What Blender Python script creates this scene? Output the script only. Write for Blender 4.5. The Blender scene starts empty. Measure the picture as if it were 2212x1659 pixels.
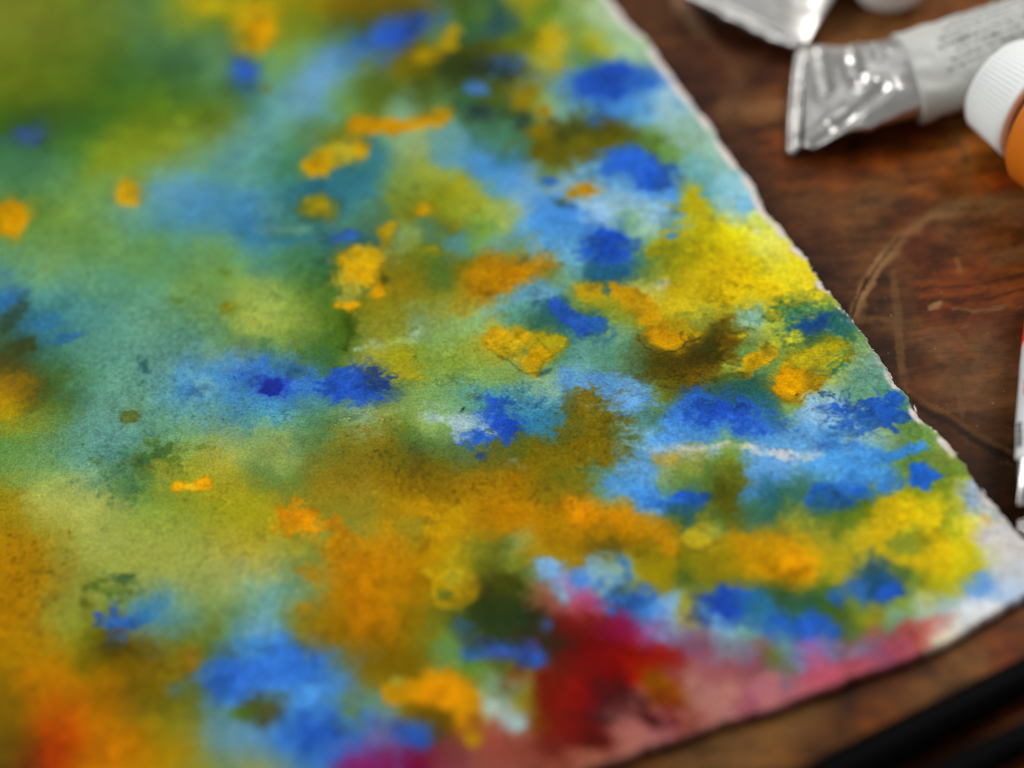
import bpy, bmesh, math, random
import numpy as np
from mathutils import Vector, Matrix

random.seed(7)
scene = bpy.context.scene
col = scene.collection

# ------------------------------------------------------------------ camera
VW, VH, VF = 2212.0, 1659.0, 3600.0          # traced sketch of the view: width, height, focal length
PITCH, ROLL, DIST = math.radians(48.0), math.radians(6.0), 0.23
FWD = np.array([0.0, math.cos(PITCH), -math.sin(PITCH)])
R0 = np.array([1.0, 0.0, 0.0]); U0 = np.array([0.0, math.sin(PITCH), math.cos(PITCH)])
RIGHT = math.cos(ROLL) * R0 - math.sin(ROLL) * U0
UP = math.sin(ROLL) * R0 + math.cos(ROLL) * U0
CAM = -FWD * DIST
cam_data = bpy.data.cameras.new('camera')
cam = bpy.data.objects.new('camera', cam_data); col.objects.link(cam)
cam.matrix_world = Matrix(((RIGHT[0], UP[0], -FWD[0], CAM[0]), (RIGHT[1], UP[1], -FWD[1], CAM[1]),
                           (RIGHT[2], UP[2], -FWD[2], CAM[2]), (0, 0, 0, 1)))
cam_data.sensor_fit = 'HORIZONTAL'; cam_data.sensor_width = 36.0
cam_data.lens = 36.0 * VF / VW
cam_data.clip_start = 0.01; cam_data.clip_end = 20.0
cam_data.dof.use_dof = True
cam_data.dof.focus_distance = 0.2255
cam_data.dof.aperture_fstop = 6.0
cam_data.dof.aperture_blades = 0
scene.camera = cam

# ------------------------------------------------------------------ light
world = bpy.data.worlds.new('World'); scene.world = world; world.use_nodes = True
bg = world.node_tree.nodes['Background']
bg.inputs['Color'].default_value = (0.97, 0.985, 1.0, 1); bg.inputs['Strength'].default_value = 0.28
def window_light(name, loc, target, sx, sy, power, colour):
    d = bpy.data.lights.new(name, 'AREA'); d.shape = 'RECTANGLE'; d.size = sx; d.size_y = sy
    d.energy = power; d.color = colour
    o = bpy.data.objects.new(name, d); col.objects.link(o); o.location = loc
    o.rotation_euler = (Vector(target) - Vector(loc)).to_track_quat('-Z', 'Y').to_euler()
    return o
window_light('window_light', (0.72, 0.62, 1.10), (0.02, 0.0, 0.0), 0.55, 0.75, 11.5, (1.0, 0.985, 0.955))
window_light('side_window_light', (-1.08, 0.02, 0.80), (0.02, 0.0, 0.0), 0.7, 0.7, 9.5, (0.99, 0.995, 1.0))
window_light('far_window_light', (-0.15, 1.25, 1.25), (0.05, 0.05, 0.0), 1.5, 0.9, 2.8, (0.98, 0.99, 1.0))
scene.view_settings.view_transform = 'Standard'; scene.view_settings.look = 'None'
scene.view_settings.exposure = 0.0; scene.view_settings.gamma = 1.0
scene.view_settings.use_curve_mapping = False
scene.render.engine = 'CYCLES'
scene.cycles.use_denoising = True
scene.cycles.pixel_filter_type = 'BLACKMAN_HARRIS'; scene.cycles.filter_width = 1.0
scene.cycles.max_bounces = 8

# ------------------------------------------------------------------ helpers
def place(x, y, z=0.0):
    """point of the table scene at height z (m) that was measured at sketch position x, y"""
    d = FWD * VF + RIGHT * (x - VW / 2) - UP * (y - VH / 2)
    return CAM + d * ((z - CAM[2]) / d[2])
def sketch(P):
    """sketch position of points P (n,3)"""
    q = P - CAM
    w = q @ FWD
    return VW / 2 + VF * (q @ RIGHT) / w, VH / 2 - VF * (q @ UP) / w
def lin(c):
    c = np.asarray(c, dtype=np.float64)
    return np.where(c <= 0.04045, c / 12.92, ((c + 0.055) / 1.055) ** 2.4)
def hexc(h):
    h = h.lstrip('#')
    return np.array([int(h[i:i + 2], 16) / 255.0 for i in (0, 2, 4)])
_rng = np.random.default_rng(11)
_tab = _rng.random((256, 256)).astype(np.float32) * 2 - 1
def vnoise(x, y, seed=0):
    x = x + seed * 17.31; y = y + seed * 9.73
    xi = np.floor(x); yi = np.floor(y)
    fx = (x - xi).astype(np.float32); fy = (y - yi).astype(np.float32)
    xi = xi.astype(np.int64); yi = yi.astype(np.int64)
    fx = fx * fx * fx * (fx * (fx * 6 - 15) + 10); fy = fy * fy * fy * (fy * (fy * 6 - 15) + 10)
    a = _tab[xi & 255, yi & 255]; b = _tab[(xi + 1) & 255, yi & 255]
    c = _tab[xi & 255, (yi + 1) & 255]; d = _tab[(xi + 1) & 255, (yi + 1) & 255]
    return (a * (1 - fx) + b * fx) * (1 - fy) + (c * (1 - fx) + d * fx) * fy
def fbm(x, y, seed=0, octaves=5, gain=0.55):
    s = 0; amp = 1.0; tot = 0
    for k in range(octaves):
        # rotate every octave so that no lattice direction shows
        c, sn = math.cos(0.9 * k + 0.4), math.sin(0.9 * k + 0.4)
        s = s + amp * vnoise((x * c - y * sn) * 2 ** k, (x * sn + y * c) * 2 ** k, seed + 3 * k + 1)
        tot += amp; amp *= gain
    return s / tot * 1.6
def sstep(a, b, x):
    t = np.clip((x - a) / (b - a), 0, 1)
    return t * t * (3 - 2 * t)

def mesh_object(name, verts, faces, material, parent=None, smooth=True):
    me = bpy.data.meshes.new(name)
    me.from_pydata([tuple(v) for v in verts], [], [tuple(f) for f in faces])
    if smooth: me.polygons.foreach_set('use_smooth', [True] * len(me.polygons))
    me.materials.append(material); me.update()
    o = bpy.data.objects.new(name, me); col.objects.link(o)
    if parent is not None: o.parent = parent
    return o
def fast_grid_object(name, P, material):
    """P: (n, m, 3) array of grid points"""
    n, m, _ = P.shape
    me = bpy.data.meshes.new(name)
    me.vertices.add(n * m); me.vertices.foreach_set('co', P.reshape(-1).astype(np.float32))
    i = np.arange(n - 1)[:, None] * m + np.arange(m - 1)[None, :]
    q = np.stack([i, i + 1, i + m + 1, i + m], -1).reshape(-1, 4)
    nf = len(q)
    me.loops.add(nf * 4); me.loops.foreach_set('vertex_index', q.reshape(-1).astype(np.int32))
    me.polygons.add(nf); me.polygons.foreach_set('loop_start', (np.arange(nf) * 4).astype(np.int32))
    me.polygons.foreach_set('use_smooth', np.ones(nf, dtype=bool))
    me.update(calc_edges=True); me.validate()
    me.materials.append(material)
    o = bpy.data.objects.new(name, me); col.objects.link(o)
    return o
def set_colour(o, rgb, name='pigment'):
    at = o.data.attributes.new(name, 'FLOAT_COLOR', 'POINT')
    c = np.ones((len(rgb), 4), dtype=np.float32); c[:, :3] = rgb
    at.data.foreach_set('color', c.reshape(-1))
def tag(o, label=None, cat=None, group=None, kind=None):
    if label: o['label'] = label
    if cat: o['category'] = cat
    if group: o['group'] = group
    if kind: o['kind'] = kind
    return o
def empty(name, loc):
    o = bpy.data.objects.new(name, None); col.objects.link(o); o.location = loc
    o.empty_display_size = 0.01
    bpy.context.view_layer.update()
    return o
def adopt(root, parts):
    """parts were built in world coordinates: hang them under the Empty without moving them"""
    inv = Matrix.Translation(root.location).inverted()
    for p in parts:
        p.parent = root; p.matrix_parent_inverse = inv

# ------------------------------------------------------------------ materials
def new_mat(name):
    m = bpy.data.materials.new(name); m.use_nodes = True
    return m, m.node_tree.nodes, m.node_tree.links, m.node_tree.nodes['Principled BSDF']
def simple(name, rgb, rough, metal=0.0, bump=0.0, scale=800.0, vary=0.0, spec=0.5, coat=0.0):
    m, N, L, b = new_mat(name)
    b.inputs['Base Color'].default_value = (*rgb, 1); b.inputs['Roughness'].default_value = rough
    b.inputs['Metallic'].default_value = metal; b.inputs['Specular IOR Level'].default_value = spec
    b.inputs['Coat Weight'].default_value = coat
    tc = N.new('ShaderNodeTexCoord'); nz = N.new('ShaderNodeTexNoise')
    nz.inputs['Scale'].default_value = scale; nz.inputs['Detail'].default_value = 4
    L.new(tc.outputs['Object'], nz.inputs['Vector'])
    if bump:
        bp = N.new('ShaderNodeBump'); bp.inputs['Strength'].default_value = 1.0
        bp.inputs['Distance'].default_value = bump
        L.new(nz.outputs['Fac'], bp.inputs['Height']); L.new(bp.outputs['Normal'], b.inputs['Normal'])
    if vary:
        mx = N.new('ShaderNodeMix'); mx.data_type = 'RGBA'
        mx.inputs['A'].default_value = (*[c * (1 - vary) for c in rgb], 1)
        mx.inputs['B'].default_value = (*[min(1, c * (1 + vary)) for c in rgb], 1)
        L.new(nz.outputs['Fac'], mx.inputs['Factor']); L.new(mx.outputs['Result'], b.inputs['Base Color'])
    return m

# watercolour paper: pigment from the brushwork below, granulation and cold-pressed tooth from noise
def paper_material():
    m, N, L, b = new_mat('painted_watercolour_paper')
    at = N.new('ShaderNodeAttribute'); at.attribute_name = 'pigment'
    tc = N.new('ShaderNodeTexCoord')
    g1 = N.new('ShaderNodeTexNoise'); g1.inputs['Scale'].default_value = 2600; g1.inputs['Detail'].default_value = 5; g1.inputs['Roughness'].default_value = 0.65
    g2 = N.new('ShaderNodeTexNoise'); g2.inputs['Scale'].default_value = 900; g2.inputs['Detail'].default_value = 5
    g2.inputs['Roughness'].default_value = 0.65
    for g in (g1, g2): L.new(tc.outputs['Object'], g.inputs['Vector'])
    mr = N.new('ShaderNodeMapRange'); mr.inputs['From Min'].default_value = 0.3; mr.inputs['From Max'].default_value = 0.7
    mr.inputs['To Min'].default_value = 0.70; mr.inputs['To Max'].default_value = 1.28
    L.new(g1.outputs['Fac'], mr.inputs['Value'])
    mul = N.new('ShaderNodeVectorMath'); mul.operation = 'MULTIPLY'
    L.new(at.outputs['Color'], mul.inputs[0])
    L.new(mr.outputs['Result'], mul.inputs[1])
    L.new(mul.outputs['Vector'], b.inputs['Base Color'])
    ad = N.new('ShaderNodeMath'); ad.operation = 'MULTIPLY_ADD'; ad.inputs[1].default_value = 0.55
    L.new(g1.outputs['Fac'], ad.inputs[0]); L.new(g2.outputs['Fac'], ad.inputs[2])
    bp = N.new('ShaderNodeBump'); bp.inputs['Strength'].default_value = 1.0; bp.inputs['Distance'].default_value = 0.0001
    L.new(ad.outputs['Value'], bp.inputs['Height']); L.new(bp.outputs['Normal'], b.inputs['Normal'])
    b.inputs['Roughness'].default_value = 0.8; b.inputs['Specular IOR Level'].default_value = 0.03
    return m
def wood_material():
    m, N, L, b = new_mat('worn_varnished_wood')
    at = N.new('ShaderNodeAttribute'); at.attribute_name = 'pigment'
    tc = N.new('ShaderNodeTexCoord')
    mp = N.new('ShaderNodeMapping'); mp.inputs['Rotation'].default_value = (0, 0, math.radians(-12))
    mp.inputs['Scale'].default_value = (0.14, 1.0, 1.0)
    L.new(tc.outputs['Object'], mp.inputs['Vector'])
    gr = N.new('ShaderNodeTexNoise'); gr.inputs['Scale'].default_value = 620; gr.inputs['Detail'].default_value = 6
    gr.inputs['Roughness'].default_value = 0.65; gr.inputs['Distortion'].default_value = 0.6
    L.new(mp.outputs['Vector'], gr.inputs['Vector'])
    du = N.new('ShaderNodeTexNoise'); du.inputs['Scale'].default_value = 1400; du.inputs['Detail'].default_value = 4
    L.new(tc.outputs['Object'], du.inputs['Vector'])
    mr = N.new('ShaderNodeMapRange'); mr.inputs['From Min'].default_value = 0.3; mr.inputs['From Max'].default_value = 0.7
    mr.inputs['To Min'].default_value = 0.72; mr.inputs['To Max'].default_value = 1.28
    L.new(gr.outputs['Fac'], mr.inputs['Value'])
    mul = N.new('ShaderNodeVectorMath'); mul.operation = 'MULTIPLY'
    L.new(at.outputs['Color'], mul.inputs[0]); L.new(mr.outputs['Result'], mul.inputs[1])
    # dust specks on the varnish
    ds = N.new('ShaderNodeMapRange'); ds.inputs['From Min'].default_value = 0.69; ds.inputs['From Max'].default_value = 0.76
    L.new(du.outputs['Fac'], ds.inputs['Value'])
    mx = N.new('ShaderNodeMix'); mx.data_type = 'RGBA'; mx.inputs['B'].default_value = (0.30, 0.22, 0.15, 1)
    L.new(ds.outputs['Result'], mx.inputs['Factor']); L.new(mul.outputs['Vector'], mx.inputs['A'])
    L.new(mx.outputs['Result'], b.inputs['Base Color'])
    rr = N.new('ShaderNodeMapRange'); rr.inputs['To Min'].default_value = 0.32; rr.inputs['To Max'].default_value = 0.55
    L.new(gr.outputs['Fac'], rr.inputs['Value']); L.new(rr.outputs['Result'], b.inputs['Roughness'])
    bp = N.new('ShaderNodeBump'); bp.inputs['Strength'].default_value = 0.5; bp.inputs['Distance'].default_value = 0.00008
    L.new(gr.outputs['Fac'], bp.inputs['Height']); L.new(bp.outputs['Normal'], b.inputs['Normal'])
    b.inputs['Specular IOR Level'].default_value = 0.07
    return m
M_PAPER = paper_material(); M_WOOD = wood_material()
M_FIBRE = simple('bare_paper_fibre', (0.66, 0.62, 0.58), 0.9, bump=0.00006, scale=3000, vary=0.15, spec=0.1)
M_FOIL = simple('tube_foil', (0.64, 0.62, 0.585), 0.33, metal=1.0, bump=0.00025, scale=45)
M_CRIMP = simple('crimped_foil', (0.56, 0.545, 0.525), 0.32, metal=1.0, bump=0.0003, scale=300)
M_LABEL = simple('white_label_paper', (0.56, 0.56, 0.52), 0.5, bump=0.00012, scale=260, vary=0.05)
M_INK = simple('grey_print', (0.10, 0.11, 0.105), 0.6, vary=0.3, scale=900)
M_CAP = simple('white_plastic', (0.90, 0.915, 0.89), 0.45, bump=0.00002, scale=900, vary=0.03)
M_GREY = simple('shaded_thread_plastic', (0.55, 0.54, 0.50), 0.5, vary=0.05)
M_ORANGE = simple('orange_lacquer', (0.74, 0.19, 0.010), 0.45, bump=0.00006, scale=240, vary=0.08, spec=0.2)
M_WHITE = simple('white_lacquer', (0.74, 0.745, 0.75), 0.35, bump=0.0002, scale=220, vary=0.05)
M_RED = simple('red_lacquer', (0.75, 0.035, 0.02), 0.4, vary=0.06)
M_BLACK = simple('black_lacquer', (0.002, 0.002, 0.002), 0.45, vary=0.2, scale=300, spec=0.02)
M_FERRULE = simple('brass_ferrule', (0.75, 0.60, 0.32), 0.25, metal=1.0, vary=0.1)
M_HAIR = simple('brush_hair', (0.10, 0.06, 0.03), 0.7, vary=0.4, scale=2500)
# ------------------------------------------------------------------ brushwork of the painting
# soft touches of colour laid wet in wet: x, y on the sketch, colour
PAINT_GAIN = 1.0
TABLE_GAIN = (1.0, 0.84, 0.6)
def touches(text):
    out = []
    for row in text.split():
        x, y, c = row.split(',')
        out.append((float(x), float(y), c))
    return out
WASH = touches('''
20,20,6f7322 80,40,6f7526 150,30,62701f 200,15,5d6e22 240,30,55713c 300,25,527040 350,30,567a38 395,20,7f8a25 440,8,b39d15 480,40,4a6a20
30,75,6f7a2a 130,60,6c7628 240,60,667828 330,75,4f7850 400,90,4c7450 440,75,547a3c 470,100,5c7f50 20,120,5d6a1b 100,120,5c6a1a 180,125,5a6c1e
240,120,4c6a28 320,120,41663a 380,130,3c6038 420,150,34583a 465,140,638c60 485,110,4a7060 20,160,66721a 100,160,5f6e1a 170,155,4a6a26 260,165,416626
380,160,33583a 415,185,527a34 470,180,567c4a 20,200,5c6c18 120,200,5a6a16 190,190,5a6614 230,200,42621e 330,205,4a6a22 400,210,4c7030 460,215,4c7038
530,200,2c5038 20,240,4a6418 90,230,4c5e16 150,225,42601f 230,240,42681f 330,240,50701c 430,250,586a12 480,235,556a18 520,225,4a6c28 15,290,2f5018
90,265,2c4a26 120,270,34522a 200,270,3a6428 280,270,50701e 350,270,667a1c 430,265,5e6e14 500,260,6a8040 545,240,4e8494 80,330,2c6058 140,300,527a2a
190,300,3c6c30 240,310,7d8a1e 280,300,97921c 340,310,8a8c24 390,310,788a28 440,310,708a48 520,310,629490 30,350,427450 100,360,588454 180,350,4c7832
220,345,8f9018 260,350,7d8a20 310,350,748a26 360,345,7a9440 420,340,689880 480,330,5c949a 540,340,5c948c 20,390,4a7a58 100,390,5c8a54 160,390,68904c
210,380,80902a 250,390,749038 300,370,7a9240 350,385,6898a0 400,380,5c92a8 460,385,62987c 520,375,689670 20,425,5c8444 60,440,4a7434 130,420,628646
200,420,6c904a 245,420,5a8660 330,430,5c9094 370,420,5890b0 410,430,548cb8 470,410,4482a4 530,420,4886ac 90,470,527a34 130,465,7c9844 200,460,6c9050
280,470,6a9a90 330,470,5c8e8c 385,460,3e78a8 430,460,4a84a8 490,460,4a86a4 530,480,3c78a0 20,510,5a8448 100,510,7c9a48 170,500,60863c 230,500,6c9452
300,500,5c8a58 370,505,4e8a80 440,510,4a86a8 500,500,4080a4 540,520,3674a4 40,540,70944a 110,540,648c58 170,530,567c38 240,530,6c9250 320,540,628c44
400,540,6a9458 460,540,6c964e 520,540,629074
600,20,8f8414 660,15,86780e 740,10,755e0c 820,10,735c10 900,12,6a5c12 970,15,43541c 1040,10,3c5f3a 650,60,6b7a1c 720,50,4c5218 780,50,4a5019 840,30,554e10
620,100,6f8c3a 680,75,56803e 720,80,4c6c38 770,75,3f5c20 950,45,547c58 1000,50,3f6224 1040,25,5a7432 1085,35,274a50 610,140,6f954e 580,170,5f9068
640,140,6a9878 680,170,6294bc 660,215,6e9cba 620,220,5f94a0 590,240,5f9894 690,140,6294bc 740,115,5186b8 760,140,5c8c8c 800,140,5f6c14 860,145,6f6208
900,140,5e5a0c 1010,75,2c5444 1060,60,2a4c50 1010,110,47480c 1060,100,52520f 1090,85,606a14 960,155,33401c 1020,140,2e3418 1070,145,253438 900,180,404a12
980,190,384010 830,180,4c5c12 800,200,57641a 760,190,5c7c3c 720,200,649458 690,250,5c9494 740,240,6a8c40 800,220,5a6a1c 860,228,7ca488 950,215,5a7a48
900,205,46541a 1000,215,386448 1050,230,44602a 1070,200,4a5014 730,285,7a7a10 680,300,5c8060 620,290,6a9870 570,300,62968c 670,280,54763a 770,355,2c6464
640,330,3e7048 610,350,407850 590,370,4e8a70 700,400,2f6a7a 650,400,2e6878 770,400,337088 810,360,3a7888 740,440,33707e 610,420,387480 655,420,285c68
900,310,8a9c6c 870,330,92a870 850,300,78a070 960,310,6c9c94 990,330,5f94a4 950,335,4f8494 1050,330,4c88b4 1060,370,4888b8 1090,300,4a7a58 1060,290,447050
900,380,88963a 940,370,9aa23c 860,400,749048 870,430,6c7a24 950,420,858a1c 1000,410,9a981e 1040,420,9ca238 1080,400,5c98a8 1090,450,8ca050 1000,450,8a9430
880,470,6e6a10 960,500,6c7018 1020,490,74903e 1080,480,9aaa54 1080,530,6a9490 1040,520,6c9840 590,440,5c9488 570,460,5a9098 620,470,3c6c68 660,490,42786c
600,490,4a7c78 570,515,3c7494 700,490,548878 780,470,6a9458 790,500,2c4c4c 870,520,8aaa68 920,500,4c7860 940,520,38707c 990,530,4a7c84 1000,540,548888 930,540,606c18
1120,10,8a8c20 1150,10,9a9020 1190,20,5c7a24 1240,10,8ea260 1115,40,2e5c50 1170,30,688428 1220,40,7c9c5a 1290,40,a0b888 1330,50,b0bc98 1200,70,b49c18
1205,90,b8a018 1290,95,aaa220 1130,80,5f6c18 1250,80,7e9030 1320,80,7ca060 1350,90,98b890 1150,140,a09a30 1170,150,90963c 1210,120,b09c14 1120,165,343c24
1260,135,5c7c20 1150,195,7c7414 1120,200,8a7810 1190,205,84a060 1210,225,8ab07c 1250,235,5c94a0 1430,230,9ab8c4 1450,250,8ab4bc 1390,235,5898cc 1400,260,70aac8
1470,290,90b4a4 1440,290,789c7c 1500,320,8cb0a0 1330,235,3a78bc 1165,310,6e6a0c 1230,340,5c5a0c 1200,370,5a6c1c 1250,300,5f5a10 1350,295,565c14 1420,305,5c7c30
1450,325,6c9448 1120,300,3c7460 1115,330,3a7890 1120,350,4a88b8 1160,370,6a98b0 1115,390,5a94c8 1150,410,689cc8 1230,390,7ca4b8 1350,390,5090c8 1290,390,5a96c8
1320,410,8ab4cc 1350,430,90b8cc 1300,450,9cbccc 1380,455,98bcc8 1430,455,a0c0cc 1450,440,4c90cc 1470,420,4c92cc 1480,470,4a90d0 1410,430,5a98cc 1500,360,6ca8b0
1480,390,70a8a8 1530,380,70a8a4 1560,350,94b8a4 1540,430,5898a4 1580,400,8cc0d0 1600,440,78b4dc 1570,440,a0c4c0 1590,460,a8c8b4 1130,440,7ca8c0 1110,460,98a870
1180,460,5090cc 1240,470,4488cc 1120,490,62a0c8 1180,500,4488cc 1250,500,5090cc 1150,530,6aa0b0 1120,540,6a8c50 1200,540,60a0c4 1360,480,7ca470 1390,510,80aa7c
1410,490,a0c4c0 1400,540,7a9c50 1490,420,b4a814 1500,470,b0a010 1540,480,b4a414 1460,500,a8a030 1440,530,84923a 1570,480,e0d418 1600,510,dccc10 1630,490,d0d860 1640,520,dcdc50
1190,580,7a7418 1220,590,6c9878 1240,560,6ca4b0 1320,590,265468 1290,600,2f6c5c 1390,570,3a7070 1420,560,4c7038 1400,600,647420 1480,570,7a8010 1560,570,b8a010
1620,570,e4d010 1640,600,e0c810 1500,620,bca818 1600,620,c4ac10 1400,630,b0b058 1550,640,c0a814 1460,600,98901a 1480,650,c4b020 1440,660,b8a41c 1530,680,8c9438
1170,630,5c98b8 1120,640,5c98a0 1130,680,589078 1120,710,508468 1170,720,3c6c48 1200,690,2c6068 1270,640,7c8c40 1330,670,94981c 1290,670,5c7c34 1350,690,80882c
1240,740,4c8074 1300,720,5c9080 1340,710,80a880 1270,760,669a88 1210,780,5c8040 1330,760,5c9070 1370,770,54704a 1200,810,8cac80 1240,800,6898a0 1150,820,7ca068
1170,840,90b090 1430,790,5a4c10 1500,790,604e0c 1550,770,5e5010 1540,745,3c3c14 1410,770,4a4c14 1460,805,5c4c0c 1520,800,6c5810 1440,840,5f6014 1580,730,7a6410
1570,700,54480e 1500,740,4c4010 1600,710,7c8830 1620,690,8cb4a0 1600,760,6c8c48 1570,800,98a838 1240,830,6090b4 1300,840,5088c0 1340,850,6898c0 1270,900,6c6010
1280,950,6c6010 1240,920,5f6020 1330,930,54602c 1260,970,7e6408 1300,985,6c5c0c 1360,880,609cd0 1330,895,5a94cc 1390,860,6098b8 1430,900,486c58 1420,870,6c7c30
1400,920,4c7c70 1360,930,4c7c78 1110,880,4c8490 1150,900,3478a0 1180,900,3c8098 1130,870,70a4a4 1540,880,2050b4 1500,890,2c60b0 1480,905,4080c4 1460,940,4c8cc8
1540,930,5090cc 1420,960,5090c8 1620,920,3a78c0 1640,960,5a98c8 1600,830,2c5c54 1640,850,2f6458 1560,830,3f5a34 1430,985,a89440 1490,988,9c9c50 1560,950,7c9c48
1590,965,7a9438 1110,970,5c6018 1180,990,6c6010 1150,1010,8a6c08 1220,1010,6c6818 1280,1000,5c7844 1340,1005,5c8ca8 1370,1012,5a94c8 1300,1020,5f8c80 1420,1020,84986c
1480,1010,7c8c34 1530,1020,5c7430 1580,1000,7a8428 1600,1030,5c6420 1120,1060,9c7008 1180,1060,806c10 1240,1050,746c18 1330,1050,5490c4 1370,1060,4c90d0 1410,1080,4c90d0
1300,1060,5c8460 1440,1040,668444 1500,1050,4c7048 1480,1095,2c5868 1560,1060,4c5a18 1580,1090,645c10 1640,1060,4486c0 1650,1020,6098c8
1670,570,d8d440 1700,590,dccc20 1740,600,e0d028 1700,630,d8bc10 1670,650,d4b818 1760,640,dccc30 1790,660,c4b820 1680,720,ccc838 1690,740,d0c420 1660,710,c8c840 1650,740,a8a83c
1670,780,6a8444 1680,860,2c5c50 1700,880,8aa040 1660,890,2c5c74 1830,800,7ca480 1860,830,5c8c6c 1890,830,6a9480 1800,830,8ab080 1810,800,b8b040 1870,770,88a87c 1830,700,4c8474
1840,730,7ca060 1760,880,8cb4d4 1720,910,649cc8 1800,870,90b8cc 1750,930,6aa0d0 1870,942,98b8b4 1920,950,90b08c 1680,970,609cd0 1740,960,5898cc 1800,960,4a8ccc 1700,1000,74a8d0
1760,1010,5498d0 1680,1040,5494d0 1850,1000,4c94d4 1900,1005,4a90d0 1940,1000,6c8c40 1980,1000,5c7c30 1960,1060,7a8c20 2040,1010,5c8030 2050,1060,7a8c28 1930,940,6c8c60
1970,940,5c7c48 2000,970,6c8c40 1960,1090,d0b414 2020,1090,ccbc1c 2080,1080,b0ac30 1880,1090,5c6c14 1910,1085,c4a814 1840,1100,4c6c28 1680,1080,2a6070 1720,1070,3c6c50
1740,1050,4a7c78 1660,1055,2c5c64 1900,790,6c9080 1940,850,4c8474 1980,900,68904c 2040,990,8a9040 2110,1080,8ca8c8 2140,1090,b0b8b8
20,580,5a8c80 60,580,6a9860 100,575,7a9c58 150,580,60907c 200,570,689458 300,570,5c8850 350,570,5c8c58 430,570,6c9250 500,570,64904c 540,560,4c8880 20,610,4c8890 80,610,5a9484
200,610,5c9070 280,600,5a9074 400,600,6c9450 530,610,88a04c 15,650,2c609c 40,660,386c94 60,650,34687c 110,660,4c8888 150,670,3f7a7c 230,660,528c80 330,640,62906c 420,630,6c8c40
540,640,88a050 30,700,34584c 80,680,3a7078 90,700,2f6880 150,690,3c7884 200,700,568c80 300,700,649070 380,700,5c8c68 450,690,6c9058 530,700,98a850 50,740,3f5a34 110,750,386c68
200,740,568c7c 300,740,64947c 400,720,568464 460,740,4a7c58 500,745,42703c 540,740,5a8040 15,800,4c4420 60,800,3c4820 110,810,3f6430 150,800,4c8060 220,790,5c9078 320,780,5c8c74
380,790,6494a0 430,790,4884b4 480,785,3c78c4 540,790,2c5cbc 460,760,a0b060 510,770,a8ac50 20,840,a87c10 50,830,7c6414 75,840,4c4018 110,840,3c4c18 150,850,3c5c30 180,860,4c7c60
20,880,b48c08 60,880,6c6c18 100,890,5c7424 130,880,5c7830 5,860,c09208 30,910,ac9018 90,910,98943c 140,910,5c7c34 60,925,688428 200,870,649484 270,850,60907c 330,840,649888
380,850,4080b8 430,850,6ca4b4 500,830,4488c0 540,850,2c64bc 250,900,649484 350,900,60988c 420,880,4c8cac 480,880,4c88a0 540,880,4484a4 30,950,4a7c40 100,960,5c8c68 180,940,649880
250,950,64948c 330,940,568868 400,920,6c9870 480,920,5c9088 540,920,5c8c80 40,1000,6c8c4c 100,1010,70904c 200,990,5c9080 260,1000,508070 300,1010,4a7448 360,1000,7c8c30
420,960,8ca048 480,980,b0b054 540,970,80a068 30,1040,8c8c28 100,1050,9ca44c 160,1070,b0b058 220,1050,8c9c54 270,1050,4a7444 340,1060,6c8c34 380,1030,9c9020 470,1020,a89828
520,1050,a4941c 540,1090,94901c 440,1090,88901c 15,1080,8c7408 40,1090,a08c28 100,1095,b4ac58 200,1095,a4a850
570,570,4a8478 620,570,3f7464 670,570,3c7048 700,570,2a5848 580,620,8ca050 640,600,6a8c3c 700,620,3c6028 690,650,4c6c24 600,660,88a048 660,670,7c8c38 560,700,a8a848 640,700,909c40
720,690,4c6418 750,705,3c5414 740,740,5c7828 580,740,8ca044 650,740,5c7c34 600,770,648c48 680,770,3c6430 730,770,3a5c1c 850,590,7a6c14 900,570,6c7018 880,620,7c6c14 950,590,507030
840,660,8a7c14 920,640,7a7c20 1000,590,6c6c14 1050,620,a87c0c 1000,640,94801c 1080,570,9c740c 1100,600,c48408 1060,650,a87c10 800,700,7c7820 860,700,7c8430 930,680,88903c
780,730,7c8c44 910,700,80a890 960,720,80a058 1010,710,8aa868 1060,680,7ca488 1090,660,64a0b0 800,780,a8a440 860,770,94981c 920,760,80942c 1000,760,849834 1060,760,a09828
820,800,9ca434 880,790,a89818 950,800,7c9848 1050,800,7ca058 1100,800,7ca060 590,790,3c74b8 620,825,2c50ac 650,825,3c78c0 700,830,4884c0 770,850,2858bc 600,870,4488a8 680,870,4c8088
560,890,509494 640,900,54887c 720,890,4c7c58 840,850,3c5c44 860,870,8ca058 570,950,7ca068 640,930,648c58 700,930,54804c 760,900,7ca060 830,890,98a850 880,880,7c9c50 800,900,94b080
960,860,749c60 1000,870,5c9488 1060,870,4c8c98 1100,860,4484a0 900,910,90a85c 960,900,8cac68 870,920,54702c 570,980,8c9c4c 610,990,a8a854 650,960,60885c 700,960,5c7440 760,940,74742c
830,920,706c1c 880,940,546c30 950,940,6c8c50 600,940,88a060 760,980,78701c 810,970,846c14 840,990,5c5818 900,970,54703c 960,970,506c3c 1000,980,54704c 1070,980,5c642c 580,1030,4c7848
640,1040,5c7c38 700,1000,747828 680,1030,806c1c 620,1060,5c7c3c 750,1010,7c6c18 860,1000,786c18 900,1005,5c5014 950,1005,6c6414 1000,1010,6c641c 1060,1010,806c14 700,1060,98801c
760,1060,90741c 850,1050,84680c 950,1050,8c6c0c 1030,1050,9a740c 1090,1060,a0780c 660,1090,7c7c24 730,1090,888420 620,1085,a87c10
10,1120,8c7c10 60,1120,8c8824 120,1120,98a048 200,1120,a0a850 260,1130,9ca448 330,1120,88983c 420,1150,848f38 480,1130,948c1c 540,1120,a09418 20,1170,a87c08 60,1180,a8780c
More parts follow.
